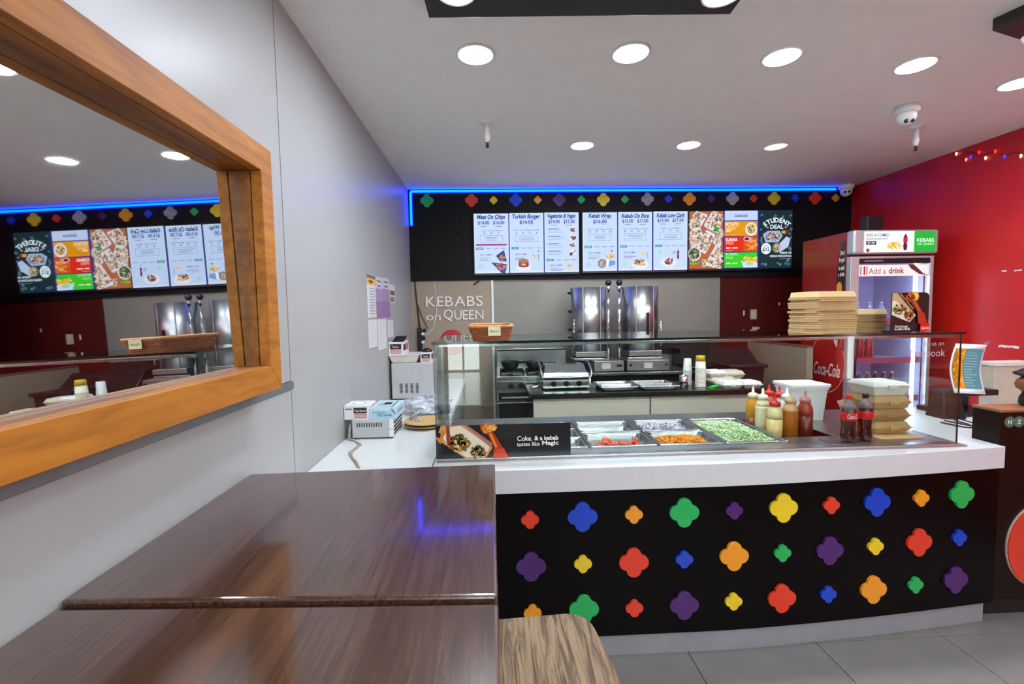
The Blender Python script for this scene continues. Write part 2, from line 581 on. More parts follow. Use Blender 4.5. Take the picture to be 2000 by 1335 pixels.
# ---------------------------------------------------------------- ceiling fittings
LENS = mat('lamp_lens', '#ffffff', .4, emit='#e9f3ff', estr=LAMP)
LENSDIM = mat('lamp_lens_dim', '#ffffff', .4, emit='#fff6ea', estr=1.0)  # weak glow put into the lens to make it pale
def downlight(x, y, label, lens=LENS, z=ZC, r=.078, group='ceiling downlights'):
    t = thing('downlight', label, 'ceiling light', (x, y, z), 0, group)
    MB().lathe([(r + .014, 0), (r + .012, -.006), (r, -.008), (r, -.002), (r - .001, 0)], (0, 0, 0), 32).build('trim_ring', PLWHITE, t, world=False)
    MB().lathe([(r - .001, -.001), (r * .9, -.006), (1e-6, -.0075)], (0, 0, 0), 32).build('lens', lens, t, world=False)
    return t
for x, y, lb in ((-.051, 2.227, 'first lit round downlight from the left in the front row, left of the row'), (.673, 2.206, 'second lit round downlight from the left in the front row'),
                 (1.411, 2.228, 'third round downlight in the front row, its trim ring ajar'), (2.139, 2.294, 'fourth round downlight in the front row, above the dome camera'),
                 (2.892, 2.469, 'round downlight cut by the right edge near the red wall'),
                 (.679, 3.396, 'left bright downlight of the back row above the menu screens'), (1.461, 3.39, 'middle warm downlight of the back row above the menu screens')):
    downlight(x, y, lb)
downlight(2.136, 3.425, 'pale round downlight at the right of the back row, weak glow put into its lens', LENSDIM)
for i, (x, y) in enumerate(((-.05, -.6), (.9, -.6), (1.9, -.6), (2.85, -.6), (.2, -1.7), (1.4, -1.7), (2.6, -1.7), (.2, -2.8), (1.4, -2.8), (2.6, -2.8), (2.9, .9), (1.6, .6))):  # lamps added out of view to bounce light onto the ceiling
    downlight(x, y, 'added round downlight out of view, for bounced light', group='added downlights out of view')

def lightbox(name, label, x0, x1, y0, y1, rz, lights):
    cx, cy = x1 if rz < 0 else x0, y1
    t = thing(name, label, 'ceiling panel', (cx, cy, ZC), rz)
    MB().box(x0 - cx, x1 - cx, y0 - cy, 0, -.05, 0).build('panel', mat('panel_black', '#2a2422', .5, var=.1), t, world=False, bevel=.003)
    for lx, ly in lights:
        MB().lathe([(.075, -.0495), (.073, -.058), (.063, -.058), (.0625, -.0495)], (lx, ly, 0), 28).build('trim_ring', PLWHITE, t, world=False)
        MB().lathe([(.062, -.0505), (.055, -.056), (1e-6, -.057)], (lx, ly, 0), 28).build('lens', LENS, t, world=False)
    return t
lightbox('ceiling_light_panel', 'black hanging ceiling panel with two downlights at the top edge', -.222, .957, 1.05, 1.845, R(-2), ((-.10 - .957, -.15), (.868 - .957, -.125)))
lightbox('ceiling_light_panel', 'black ceiling light panel at the top right corner', 2.135, 3.2, 1.15, 1.935, R(17), ((.235, -.07), (.9, -.07)))

def sprinkler(x, y, label):
    t = thing('sprinkler', label, 'sprinkler', (x, y, ZC), 0, 'ceiling sprinklers')
    MB().lathe([(.046, 0), (.044, -.008), (.016, -.016)], n=20).build('escutcheon', PLWHITE, t, world=False)
    MB().lathe([(.015, -.012), (.015, -.075), (.019, -.08), (.019, -.105), (.015, -.11), (.013, -.125), (.01, -.127)], n=14).build('drop_pipe', PLWHITE, t, world=False)
    MB().tube([(-.009, 0, -.125), (-.010, 0, -.142), (0, 0, -.152)], .0025, 6).tube([(.009, 0, -.125), (.010, 0, -.142), (0, 0, -.152)], .0025, 6).cyl((0, 0, -.152), .0035, .027, 8).build('frame_arm', DARKM, t, world=False)
    MB().lathe([(.013, -.155), (.013, -.157), (.003, -.152)], n=12).build('deflector', DARKM, t, world=False)
sprinkler(-.006, 2.983, 'white ceiling sprinkler with dark deflector above the left end of the screens')
sprinkler(2.878, 3.062, 'white ceiling sprinkler hanging next to the dome camera')
def domecam(x, y, label, r=.055, look=(-.5, -1, -.7)):
    t = thing('dome_camera', label, 'security camera', (x, y, ZC))
    MB().lathe([(r * 1.1, 0), (r * 1.12, -.03), (r * .95, -.045)], n=24).build('mount', PLWHITE, t, world=False)
    MB().ball((0, 0, -.06), r * .86, 18).build('eyeball', PLWHITE, t, world=False)
    d = Vector(look).normalized()
    c = Vector((0, 0, -.06)) + d * r * .80
    sd = d.cross(Vector((0, 0, 1))).normalized()
    for k in (-1, 1):
        MB().ball(c + sd * (k * r * .28), r * .2, 10).build('lens', PLBLACK, t, world=False)
domecam(2.53, 2.76, 'white dome security camera on the ceiling near the red wall', .058, (-.3, -1, -1.2))
domecam(3.53, 4.50, 'small white dome camera in the corner above the black fascia', .06, (-.5, -1, -.35))

# fairy lights along the top of the red wall
ft = thing('fairy_lights', 'string of small coloured fairy lights along the top of the red wall', 'string lights', (XR, 3.3, 2.6))
fpts = []
for k, px in enumerate(range(1862, 2030, 12)):
    p = at(px, 300 + 4 * math.sin(k * 1.7), X=XR - .006)
    fpts.append(p)
MB().tube(fpts, .002, 6).build('cord', mat('cord_green', '#3a1a14', .6), ft)
for px, py, c in ((1868, 300, '#ffd9a0'), (1896, 306, '#2030ff'), (1887, 311, '#ff7050'), (1912, 297, '#ff2020'), (1925, 308, '#ffe8b0'), (1944, 295, '#ff3020'), (1962, 305, '#3030ff'), (1994, 304, '#b0ffb0')):
    p = at(px, py, X=XR - .012)
    MB().lathe([(1e-6, .012), (.006, .008), (.0075, 0), (.005, -.01), (1e-6, -.018)], p, 8).build('bulb', mat('bulb' + c, c, .2, emit=c, estr=2.0), ft)

# ---------------------------------------------------------------- LED strip
p0, p1 = at(800, 375, Y=4.56), at(1640, 371, Y=4.56)
led = thing('led_strip', 'glowing blue LED strip light along the top of the black fascia', 'light strip', (XL + .02, 4.56, 2.68))
MB().tube([(-.758, 4.56, 2.36), (-.758, 4.56, 2.66), (-.752, 4.56, 2.674), (-.74, 4.56, 2.679), (1.4, 4.56, 2.679), (3.47, 4.56, 2.676)], .010, 10).build('led_tube', LEDM, led)
MB().box(-.774, 3.47, 4.566, 4.575, 2.663, 2.692).box(-.774, -.742, 4.566, 4.575, 2.35, 2.663).build('led_halo_strip', LEDHALO, led)  # backing strip glows to carry the halo of the tube

# ---------------------------------------------------------------- sign letters, disc
sg = thing('wall_sign', 'raised cream lettering reading KEBABS on QUEEN on the beige panel', 'sign', (-.36, 4.595, 1.45))
LETM = mat('letter_cream', '#efe9e0', .4, var=.02)
LETS = mat('letter_side', '#8c8378', .5, var=.04)
def letters(word, x0, x1, zc, h, y, parent, t=.014, bold=.0, mat_=LETM):
    """raised letters, one mesh each, spread from x0 to x1"""
    geo = []
    full_v, _ = text_geo(word, bold)
    adv = 0
    ws = []
    for ch in word:
        v, f = text_geo(ch, bold)
        xs = [a for a, b in v]
        ws.append((max(xs) - min(xs), v, f))
    gap = .09
    tot = sum(w for w, _, _ in ws) + gap * (len(ws) - 1)
    k = (x1 - x0) / tot
    x = x0
    ys = [b for a, b in full_v]
    hh = h / .72
    capk = hh
    bm_base = min(b for a, b in text_geo('E', bold)[0]) 
    for (w, v, f), ch in zip(ws, word):
        mnx = min(a for a, b in v)
        base = min(b for a, b in v)
        if ch in 'Q': base = base + .08
        pv = [(x + (a - mnx) * k, zc - h / 2 + (b - base) * capk) for a, b in v]
        mb = MB()
        n = len(pv)
        V = [(a, y, b) for a, b in pv] + [(a, y - t, b) for a, b in pv]
        F = [tuple(i + n for i in q) for q in f]
        from collections import Counter
        ec = Counter()
        for q in f:
            for i in range(len(q)):
                e = (q[i], q[(i + 1) % len(q)])
                ec[tuple(sorted(e))] += 1
        for q in f:
            for i in range(len(q)):
                e = (q[i], q[(i + 1) % len(q)])
                if ec[tuple(sorted(e))] == 1:
                    F.append((e[0], e[1], e[1] + n, e[0] + n))
        mb.add(V, F)
        mb.build('letter', mat_, parent)
        x += (w + gap) * k
letters('KEBABS', -.644, -.088, 1.622, .105, 4.595, sg)
letters('on', -.645, -.505, 1.475, .078, 4.595, sg)
letters('QUEEN', -.475, -.082, 1.487, .098, 4.595, sg)
dsc = MB().lathe([(.125, 0), (.125, -.006), (.12, -.008)], (-.40, 4.594, 1.215), 40, 'y').build('round_sign', mat('sign_red', '#b3201c', .4), None)
tag(dsc, 'red round disc stuck low on the beige panel behind the glass', 'sign')

# ================================================================ menu screens
INK, INK2, PUR, TEAL, PALE = '#1c3a8c', '#5a6fa8', '#8a5fae', '#1f8fa0', '#b9d2f7'
SCRW = '#c4d8fa'
def menu_col(P, x0, x1, H, title, prices, cols4, kind, combo=True):
    w = x1 - x0; cx = (x0 + x1) / 2
    P.rect(x0, 0, x1, H, '#d6e2fb')
    P.rect(x0 + .006, .02, x1 - .006, H - .012, SCRW)
    P.text(title, cx, H * .935, .056, '#1f4196', .034, .25, width=min(w * .82, .014 * len(title) * 1.6))
    P.rect(cx + w * .05, H * .893, cx + w * .22, H * .897, INK2)
    if len(prices) == 2:
        for s_, pr in zip((-1, 1), prices):
            P.text(pr, cx + s_ * w * .22, H * .845, .046, '#26489c', .022, width=w * .33)
            P.rect(cx + s_ * w * .22 - .03, H * .782, cx + s_ * w * .22 + .03, H * .792, PUR)
    else:
        P.text(prices[0], cx, H * .845, .048, '#26489c', .022, width=w * .4)
        P.rect(cx + w * .05, H * .80, cx + w * .18, H * .806, PUR)
    if kind == 'veg':
        for i in range(4):
            y = H * (.72 - .125 * i)
            P.rect(x0 + w * .1, y, x0 + w * (.42 + .05 * (i % 2)), y + .008, INK2)
            P.lines(x0 + w * .1, x0 + w * .62, y - .014, 2, .014, .004, '#8fa4d4')
            fx, fy = x0 + w * .82, y - .01
            P.ell(fx, fy, w * .1, .026, '#e8ecf8')
            if i == 3:
                P.line(fx - .02, fy - .02, fx + .03, fy + .02, .016, '#8fa8d8'); P.ell(fx - .018, fy - .015, .014, .017, '#454064')
            else:
                P.scatter(fx, fy, w * .07, .018, ['#8a4a52', '#4a3550', '#c98a7a', '#e8c9b0', '#5a2a34'], 22, .012)
    else:
        n = len(cols4)
        for i, t in enumerate(cols4):
            x = cx + (i - (n - 1) / 2) * w * .2
            P.text(t, x, H * .715, .018, '#4a5f9e', .004, width=w * .16)
            P.ell(x, H * .672, .006, .0055, '#33476f')
        P.frame(cx - w * .33, H * .52, cx + w * .33, H * .635, .002, '#3d5288')
        P.lines(cx - w * .27, cx + w * .27, H * .602, 3, .014, .0035, '#5f73ac', 'c')
    if kind == 'chips':
        P.rect(x0 + w * .05, H * .465, x1 - w * .06, H * .49, '#a02a6e')
    y = H * (.415 if kind != 'veg' else .205)
    P.rect(x0 + w * .05, y - .011, x0 + w * .26, y + .011, TEAL)
    P.rect(x0 + w * .08, y - .003, x0 + w * .23, y + .003, '#bfe0ee')
    for i in range(3):
        P.rect(x0 + w * (.33 + .22 * i), y - .003, x0 + w * (.48 + .22 * i), y + .003, '#7f95c6')
    fx, fy = x0 + w * .68, H * .16
    if combo:
        yy = H * (.31 if kind != 'veg' else .115)
        P.text('ADD A COMBO', x0 + w * .33, yy, .02, '#5a4fae', .01, width=w * .36)
        P.lines(x0 + w * .15, x0 + w * .5, yy - .026, 1, .014, .004, '#8fa4d4')
        P.lines(x0 + w * .15, x0 + w * .55, yy - .04, 2, .013, .004, PUR)
    def fries(a, b, s_=1.0):
        for i in range(11):
            g = random.uniform(.5, 2.6)
            P.line(a, b, a + .034 * s_ * math.cos(g), b + .034 * s_ * math.sin(g), .008 * s_, random.choice(['#f2c766', '#e0a23c', '#f7dc9a', '#d4903a']))
    if kind == 'chips':
        P.poly([(fx - .07, fy + .015), (fx + .09, fy - .01), (fx + .07, fy - .09), (fx + .04, fy - .1)], '#4a4a8c')
        P.poly([(fx - .02, fy + .075), (fx + .06, fy + .13), (fx + .085, fy + .02), (fx + .02, fy + .02)], '#3f4386')
        P.scatter(fx + .025, fy - .025, .06, .035, ['#7a2a3c', '#c9606a', '#e8c6c0', '#a84650', '#4f2238'], 60, .011)
        P.scatter(fx + .04, fy + .055, .03, .03, ['#8a4a3c', '#d9b27a', '#e6a0a0', '#5a3a2e'], 34, .010)
        P.ring(x0 + w * .18, H * .11, .019, .005, '#7fb8ae')
    if kind == 'burger':
        fries(x0 + w * .74, H * .25); P.poly([(x1 - .055, H * .3), (x1 - .04, H * .32), (x1 - .045, H * .2), (x1 - .06, H * .2)], '#8fb4e4'); P.ell(x1 - .05, H * .36, .006, .007, '#4a5a80')
        bx, by = cx - w * .1, H * .155
        P.ell(bx, by - .045, .075, .028, '#dfe6f6')
        P.ell(bx, by + .022, .05, .024, '#b57a52'); P.rect(bx - .05, by - .004, bx + .05, by + .01, '#5c6b3a'); P.rect(bx - .048, by - .018, bx + .05, by - .002, '#a83a3a'); P.ell(bx, by - .022, .048, .016, '#7a3234'); P.ell(bx - .004, by - .01, .024, .013, '#e3a9a2')
        P.scatter(bx, by - .012, .045, .012, ['#8c2f33', '#c95a50', '#e6b7a6'], 20, .008)
        P.ring(x0 + w * .8, H * .1, .02, .004, '#a7d4bf')
    if kind == 'veg':
        fries(x0 + w * .72, H * .075, .9)
    if kind == 'wrap':
        fries(x0 + w * .78, H * .215, 1.5); P.ell(x0 + w * .84, H * .34, .008, .008, '#4a5aa6')
        P.poly([(fx - .04, fy + .02), (fx + .085, fy + .005), (fx + .09, fy - .03), (fx - .005, fy - .055)], '#7d97dc')
        P.poly([(fx + .0, fy + .02), (fx + .03, fy + .015), (fx + .02, fy - .05), (fx - .005, fy - .055)], '#eef1fa')
        P.ell(fx - .045, fy - .018, .038, .042, '#5e7d68'); P.ell(fx - .042, fy - .02, .027, .03, '#d9aaa0')
        P.scatter(fx - .042, fy - .02, .024, .028, ['#8a4a3c', '#e6d2c4', '#c98a80', '#5a6f4a'], 24, .008)
        P.ell(x0 + w * .17, H * .115, .019, .021, '#a8d6cf')
    if kind == 'rice':
        fries(x0 + w * .72, H * .26, .9); P.rect(x0 + w * .84, H * .2, x0 + w * .88, H * .31, '#9fc0e6')
        P.ell(fx - .01, fy - .035, .082, .045, '#e4e9f7')
        P.scatter(fx - .02, fy - .015, .055, .03, ['#7a3230', '#a85a3c', '#d9a25a', '#c98a4a', '#5a2626'], 50, .012)
        P.scatter(fx + .005, fy - .03, .035, .02, ['#f0c27a', '#e0a650', '#f6dca8'], 22, .011)
        P.ell(x0 + w * .17, H * .115, .019, .021, '#a8dcc4')
    if kind == 'low':
        P.ell(cx - .02, H * .13, .082, .048, '#dde6f8'); P.ell(cx - .02, H * .13, .062, .036, '#e6ecfa')
        P.scatter(cx - .01, H * .145, .045, .03, ['#6a2630', '#8a3a3c', '#b9807a', '#d9c0bc', '#4f2028'], 50, .012)
        bx = x0 + w * .72
        P.rect(bx - .009, H * .19, bx + .009, H * .33, '#4a1660'); P.rect(bx - .009, H * .25, bx + .009, H * .29, '#a02a80'); P.ell(bx, H * .365, .006, .006, '#7f93c0')
        P.lines(bx - .055, bx - .015, H * .32, 3, .014, .004, PUR)
        P.ell(x0 + w * .2, H * .3, .019, .021, '#a8dcc4')

def tv(label, x0, x1, z0, z1, fn, yf=4.53):
    t = thing('menu_screen', label, 'screen', ((x0 + x1) / 2, yf + .045, z0), 0, 'menu screens on the black fascia')
    MB().box(x0 - .012, x1 + .012, yf + .004, yf + .045, z0 - .022, z1 + .01).build('casing', mat('screen_casing', '#0c0c14', .35, var=.1), t, bevel=.004)
    H_ = z1 - z0
    P = PR((x0, yf + .003, z0), (1, 0, 0), (0, 0, 1))
    P.rect(0, 0, x1 - x0, H_, '#26308c')
    fn(P, x1 - x0, H_)
    P.build('display', M_SCREEN, t)
    MB().box((x0 + x1) / 2 - .15, (x0 + x1) / 2 + .15, yf + .045, 4.575, z0 + .15, z1 - .15).build('wall_bracket', DARKM, t)
    return t
C4 = ['Chicken', 'Lamb', 'Mixed', 'Falafel']
def scr1(P, W, H):
    a, g = W / 3, .005
    menu_col(P, 0, a - g, H, 'Meat On Chips', ['$14.00', '$16.00'], C4[:3], 'chips')
    menu_col(P, a + g, 2 * a - g, H, 'Turkish Burger', ['$14.00'], C4, 'burger')
    menu_col(P, 2 * a + g, W, H, 'Vegetarian & Vegan', ['$14.00', '$15.00'], [], 'veg')
def scr2(P, W, H):
    a, g = W / 3, .005
    menu_col(P, 0, a - g, H, 'Kebab Wrap', ['$16.00'], C4, 'wrap')
    menu_col(P, a + g, 2 * a - g, H, 'Kebab On Rice', ['$15.00', '$17.00'], C4, 'rice')
    menu_col(P, 2 * a + g, W, H, 'Kebab Low Carb', ['$15.00', '$17.00'], C4[:3], 'low', False)
def scr3(P, W, H):
    a, g = W / 3, .005
    # photo of food boxes on an orange table
    P.rect(0, 0, a - g, H, '#b0663c')
    MEAT = ['#7a5248', '#a87a62', '#f0e9e2', '#d9b296', '#e8d6c4', '#5a4038', '#f6f2ee', '#4a5a3a', '#e6dede']
    def tray(cx, cy, hw, hh, rot, greens=None):
        def q(x, y): return (cx + x * math.cos(rot) - y * math.sin(rot), cy + x * math.sin(rot) + y * math.cos(rot))
        def clip(p): return (min(max(p[0], 0), a - g), min(max(p[1], 0), H))
        for s_, c in ((1, '#cfc6dc'), (.9, '#e9e2ee'), (.8, '#dcc3b0')):
            P.poly([clip(q(x * hw * s_, y * hh * s_)) for x, y in ((-1, -.85), (-.85, -1), (.85, -1), (1, -.85), (1, .85), (.85, 1), (-.85, 1), (-1, .85))], c)
        for i in range(110):
            p = clip(q(random.uniform(-.75, .75) * hw, random.uniform(-.75, .75) * hh))
            if .006 < p[0] < a - g - .006 and .006 < p[1] < H - .006:
                P.blob(p[0], p[1], .019, .006, random.choice(MEAT), 7, .3, random.uniform(0, 3.1)); P.k -= 1
        P.k += 2
        if greens:
            for i in range(16):
                p = clip(q(greens[0] * hw + random.uniform(-.3, .3) * hw, greens[1] * hh + random.uniform(-.25, .25) * hh))
                P.blob(p[0], p[1], .013, .008, random.choice(['#2f8a2a', '#58b03a', '#1f6a26', '#86c95a']), 8, .3); P.k -= 1
            P.k += 2
    tray(.07, H * .84, .07, .11, -.55); tray(.26, H * .83, .085, .1, -.5, (.5, -.7)); tray(.06, H * .55, .08, .085, .4)
    tray(.165, H * .47, .055, .11, -.5); tray(.31, H * .54, .045, .085, -.5); tray(.285, H * .18, .085, .12, -.5)
    P.blob(.05, H * .26, .065, .07, '#ded6d0', 16, .05); P.blob(.045, H * .26, .052, .058, '#3d4a38', 14, .1)
    P.scatter(.045, H * .26, .045, .05, ['#2f7a2c', '#7a7a60', '#b9b09a', '#4a3a2a', '#d9d0c0'], 40, .012)
    P.scatter(.05, H * .1, .04, .012, ['#4fae30', '#8ed24a', '#2f8a2a'], 20, .012)
    P.scatter(.15, H * .1, .03, .04, ['#e6c35a', '#8a5a3a', '#cfd6e8', '#6a7a9c', '#f0ead8'], 30, .014)
    # sidekicks
    x0, x1 = a + g, 2 * a - g
    hs = ((.835, 1, '#c2d2f6'), (.565, .82, '#e2960a'), (.29, .55, '#e02a10'), (.01, .275, '#3ecb26'))
    for y0, y1, c in hs: P.rect(x0, H * y0, x1, H * y1, c)
    cx = (x0 + x1) / 2
    P.text('Sidekicks', cx, H * .92, .04, '#2a3a8a', .012, .2, width=.13); P.rect(cx - .07, H * .895, cx + .06, H * .899, '#2a3a8a')
    P.text('POTATO', x0 + .075, H * .765, .05, '#f7f0e0', .03, width=.13); P.text('WEDGES', x0 + .06, H * .70, .034, '#f4d79a', .02, width=.1); P.text('NEW', x0 + .04, H * .655, .03, '#fbf2df', .03, width=.055); P.lines(x0 + .015, x0 + .11, H * .62, 2, .014, .003, '#c98a1a')
    P.ell(x1 - .065, H * .68, .06, .066, '#dfe6fa'); P.ell(x1 - .065, H * .685, .044, .047, '#c99a4a'); P.scatter(x1 - .065, H * .695, .035, .035, ['#4a3a2c', '#7a5a3a', '#e8d08a', '#6d5a4a', '#f0e0a8'], 36, .012)
    P.text('KUMARA', x0 + .07, H * .5, .042, '#fbe9e4', .03, width=.12); P.text('FRIES', x0 + .052, H * .44, .042, '#f6b9a8', .012, width=.075); P.rect(x0 + .015, H * .345, x0 + .06, H * .365, '#f8e6e2'); P.rect(x0 + .075, H * .345, x0 + .13, H * .365, '#f8e6e2'); P.lines(x0 + .015, x0 + .1, H * .31, 1, .01, .003, '#f6b9a8')
    P.rect(x0 + .19, H * .29, x1, H * .55, '#d4561a'); 
    for i in range(46):
        g_ = random.uniform(-.6, 1.8); ax, ay = random.uniform(x0 + .2, x1 - .03), random.uniform(H * .31, H * .5)
        P.line(ax, ay, min(max(ax + .05 * math.cos(g_), x0 + .192), x1 - .002), min(max(ay + .04 * math.sin(g_), H * .295), H * .545), .008, random.choice(['#f08a2a', '#e06a14', '#f7b45a', '#b9440e', '#f6dcb0'])); P.k -= 1
    P.k += 3
    P.ell(x0 + .222, H * .51, .034, .022, '#e9d9e2'); P.ell(x0 + .222, H * .51, .026, .016, '#8c1830')
    P.text('POTATO', x0 + .07, H * .245, .034, '#c9f4c0', .02, width=.12); P.text('FRIES', x0 + .05, H * .185, .034, '#a8ee98', .008, width=.075); P.rect(x0 + .015, H * .075, x0 + .06, H * .095, '#e6fbe0'); P.rect(x0 + .075, H * .075, x0 + .13, H * .095, '#c9f4c0')
    P.poly([(x0 + .165, H * .13), (x1, H * .1), (x1, H * .01), (x0 + .19, H * .01)], '#cfe0f4')
    for i in range(30):
        ax, ay = random.uniform(x0 + .18, x1 - .02), H * random.uniform(.1, .17); g_ = random.uniform(-.3, 1.2)
        P.line(ax, ay, min(ax + .06 * math.cos(g_), x1 - .001), ay + .03 * math.sin(g_), .010, random.choice(['#f2c040', '#e0a020', '#f7dc80'])); P.k -= 1
    P.k += 3
    P.text('FRIES', x0 + .25, H * .07, .03, '#4fc07a', .02, width=.07)
    # student deal
    x0, x1 = 2 * a + g, W
    w = x1 - x0; cx = (x0 + x1) / 2
    P.rect(x0, 0, x1, H, '#152b33')
    for i in range(26):
        yy = random.choice([random.uniform(.04, .15), random.uniform(.85, .93), random.uniform(.3, .75)])
        xx = random.uniform(.05, .95) if yy < .2 or yy > .8 else random.choice([random.uniform(.02, .08), random.uniform(.88, .97)])
        P.ring(x0 + w * xx, H * yy, random.uniform(.008, .014), .003, '#6f97a8', 10); P.line(x0 + w * xx - .012, H * yy - .01, x0 + w * xx + .012, H * yy + .008, .003, '#6f97a8')
    word = 'STUDENT'
    for i, ch in enumerate(word):
        an = R(38 - 76 * i / 6)
        P.text(ch, cx - .19 * math.sin(an), H * .48 + .195 * math.cos(an), .062, '#dbe9f6', .035, rot=an)
    P.text('- DEAL -', cx, H * .71, .056, '#dbe9f6', .03, width=.2)
    P.poly([(x0 + .03, H * .58), (x0 + .08, H * .64), (x0 + .2, H * .64), (x0 + .23, H * .55), (x0 + .19, H * .44), (x0 + .06, H * .44)], '#9fb4d6')
    P.scatter(cx - .04, H * .54, .075, .04, ['#4a2a26', '#7a4238', '#c49a8a', '#e6cfc0', '#94604e', '#32201e'], 80, .012)
    P.rect(cx + .05, H * .59, cx + .09, H * .64, '#d9a23a'); P.ell(cx + .1, H * .62, .014, .017, '#a82430')
    P.poly([(cx + .01, H * .38), (cx + .1, H * .54), (cx + .14, H * .5), (cx + .12, H * .36), (cx + .03, H * .26)], '#b9c8e6')
    P.ell(cx + .0, H * .345, .042, .05, '#5e7d5a'); P.ell(cx + .006, H * .34, .032, .04, '#d9b0a0'); P.scatter(cx + .004, H * .35, .03, .036, ['#a8604a', '#e9d6ca', '#3f8a3a', '#8a4a3a'], 26, .01)
    P.ell(x0 + .062, H * .33, .05, .056, '#e6eefa'); P.text('$12', x0 + .062, H * .315, .05, '#1c3a5a', .02, width=.07); P.rect(x0 + .035, H * .375, x0 + .09, H * .385, '#5a7a9a')
    P.text('KEBAB OR', x1 - .075, H * .255, .026, '#e6eefa', .025, width=.12); P.text('KEBAB SNACKPACK', x1 - .125, H * .2, .028, '#e6eefa', .025, width=.22); P.rect(x1 - .14, H * .15, x1 - .02, H * .154, '#9fb4c6')
tv('left menu screen showing Meat On Chips, Turkish Burger and Vegetarian menus', -.155, .861, 1.885, 2.457, scr1)
tv('middle menu screen showing Kebab Wrap, Kebab On Rice and Low Carb menus', .906, 1.936, 1.892, 2.459, scr2)
tv('right menu screen with food photo, Sidekicks list and Student Deal advert', 1.968, 2.995, 1.9, 2.462, scr3)
# loose cable under the left screen
p = [at(946, 540, Y=4.56), at(935, 548, Y=4.55), at(925, 556, Y=4.57)]
tag(MB().tube(p, .006, 6).build('power_plug', PLBLACK), 'short black cable end hanging below the left menu screen', 'cable')

# ================================================================ mirror on the left wall
mr = thing('wall_mirror', 'large wall mirror in a thick honey-coloured timber frame', 'mirror', (XL, .6, 1.265))
FY0, FY1, FZ0, FZ1 = -.35, 1.552, 1.265, 2.03
iy0, iy1, iz0, iz1 = FY0 + .07, 1.482, 1.345, 1.95
def mitre(a, xa, xb, nm, m_):
    """one mitred board of the frame; a = polygon in (y, z)"""
    return MB().prism(a, 'x', xa, xb).build(nm, m_, mr, bevel=.0015, seg=1)
for xa, xb, mm, o_ in ((-.733, -.700, FRAME, 0), (-.784, -.736, FRAMED, .0)):
    a, b, c, d = FY0 + o_, FY1 - o_, FZ0 + o_, FZ1 - o_
    mitre([(a, d), (b, d), (iy1, iz1), (iy0, iz1)], xa, xb, 'frame_top', mm)
    mitre([(a, c), (iy0, iz0), (iy1, iz0), (b, c)], xa, xb, 'frame_bottom', mm)
    mitre([(b, d), (b, c), (iy1, iz0), (iy1, iz1)], xa, xb, 'frame_side', mm)
    mitre([(a, c), (a, d), (iy0, iz1), (iy0, iz0)], xa, xb, 'frame_side', mm)
mx_ = lambda y, z: -.763 - .0185 * (z - 1.65) + .011 * (y - 1.5)
q = [(iy0 - .01, iz0 - .01), (iy1 + .01, iz0 - .01), (iy1 + .01, iz1 + .01), (iy0 - .01, iz1 + .01)]
MB().add([(mx_(y, z), y, z) for y, z in q] + [(mx_(y, z) - .002, y, z) for y, z in q],
         [(0, 1, 2, 3), (7, 6, 5, 4), (0, 4, 5, 1), (1, 5, 6, 2), (2, 6, 7, 3), (3, 7, 4, 0)]).build('mirror_glass', MIRROR, mr)

# ---------------------------------------------------------------- bar tables
def bar_table(label, poly, z, px, py):
    t = thing('bar_table', label, 'table', (px, py, 0), 0, 'dark bar tables along the wall')
    MB().prism(poly, 'z', z - .042, z).build('table_top', TABLE, t, bevel=.006, seg=3)
    MB().cyl((px, py, .02), .038, z - .075, 20).build('post', DARKM, t)
    MB().box(px - .16, px + .16, py - .16, py + .16, z - .055, z - .042).build('top_plate', DARKM, t)
    MB().lathe([(.26, 0), (.26, .008), (.05, .03)], (px, py, 0), 32).build('foot_plate', DARKM, t)
    return t
bar_table('dark brown glossy bar table against the wall, far one next to the white bench', [(-.781, .827), (.001, .788), (.001, 1.504), (-.781, 1.479)], 1.0, -.38, 1.14)
bar_table('dark brown bar table nearest the camera, in the lower left corner', [(-.781, .05), (.002, .05), (.002, .778), (-.781, .818)], .992, -.38, .42)

# ---------------------------------------------------------------- stool
st = thing('bar_stool', 'light brown weathered wooden stool with deep grain and rounded corners beside the tables', 'stool', (.085, .93, 0))
def rrect(cx, cy, hw, hh, r, n=7, tw=1.0):
    p = []
    for sx, sy, a0 in ((1, 1, 0), (-1, 1, 90), (-1, -1, 180), (1, -1, 270)):
        for i in range(n + 1):
            a = R(a0 + 90 * i / n)
            x, y = sx * (hw - r) + r * math.cos(a), sy * (hh - r) + r * math.sin(a)
            p.append((cx + x * (1 + (1 - tw) * (-y / hh)), cy + y))
    return p
SZ = .72
poly = rrect(.075, .925, .183, .213, .062, 7, .93)
poly = [((x - .075) * math.cos(.06) - (y - .925) * math.sin(.06) + .075, (x - .075) * math.sin(.06) + (y - .925) * math.cos(.06) + .925) for x, y in poly]
MB().prism(poly, 'z', SZ - .035, SZ, True).build('seat', STOOLW, st, bevel=.007, seg=3)
for sx in (-1, 1):
    for sy in (-1, 1):
        MB().tube([(.075 + sx * .13, .925 + sy * .15, SZ - .036), (.075 + sx * .19, .925 + sy * .21, 0)], .014, 10).build('leg', DARKM, st)
for sx in (-1, 1):
    MB().tube([(.075 + sx * .172, .925 - .192, .22), (.075 + sx * .172, .925 + .192, .22)], .009, 8).build('foot_rail', DARKM, st)
for sy in (-1, 1):
    MB().tube([(.075 - .172, .925 + sy * .192, .22), (.075 + .172, .925 + sy * .192, .22)], .009, 8).build('foot_rail', DARKM, st)

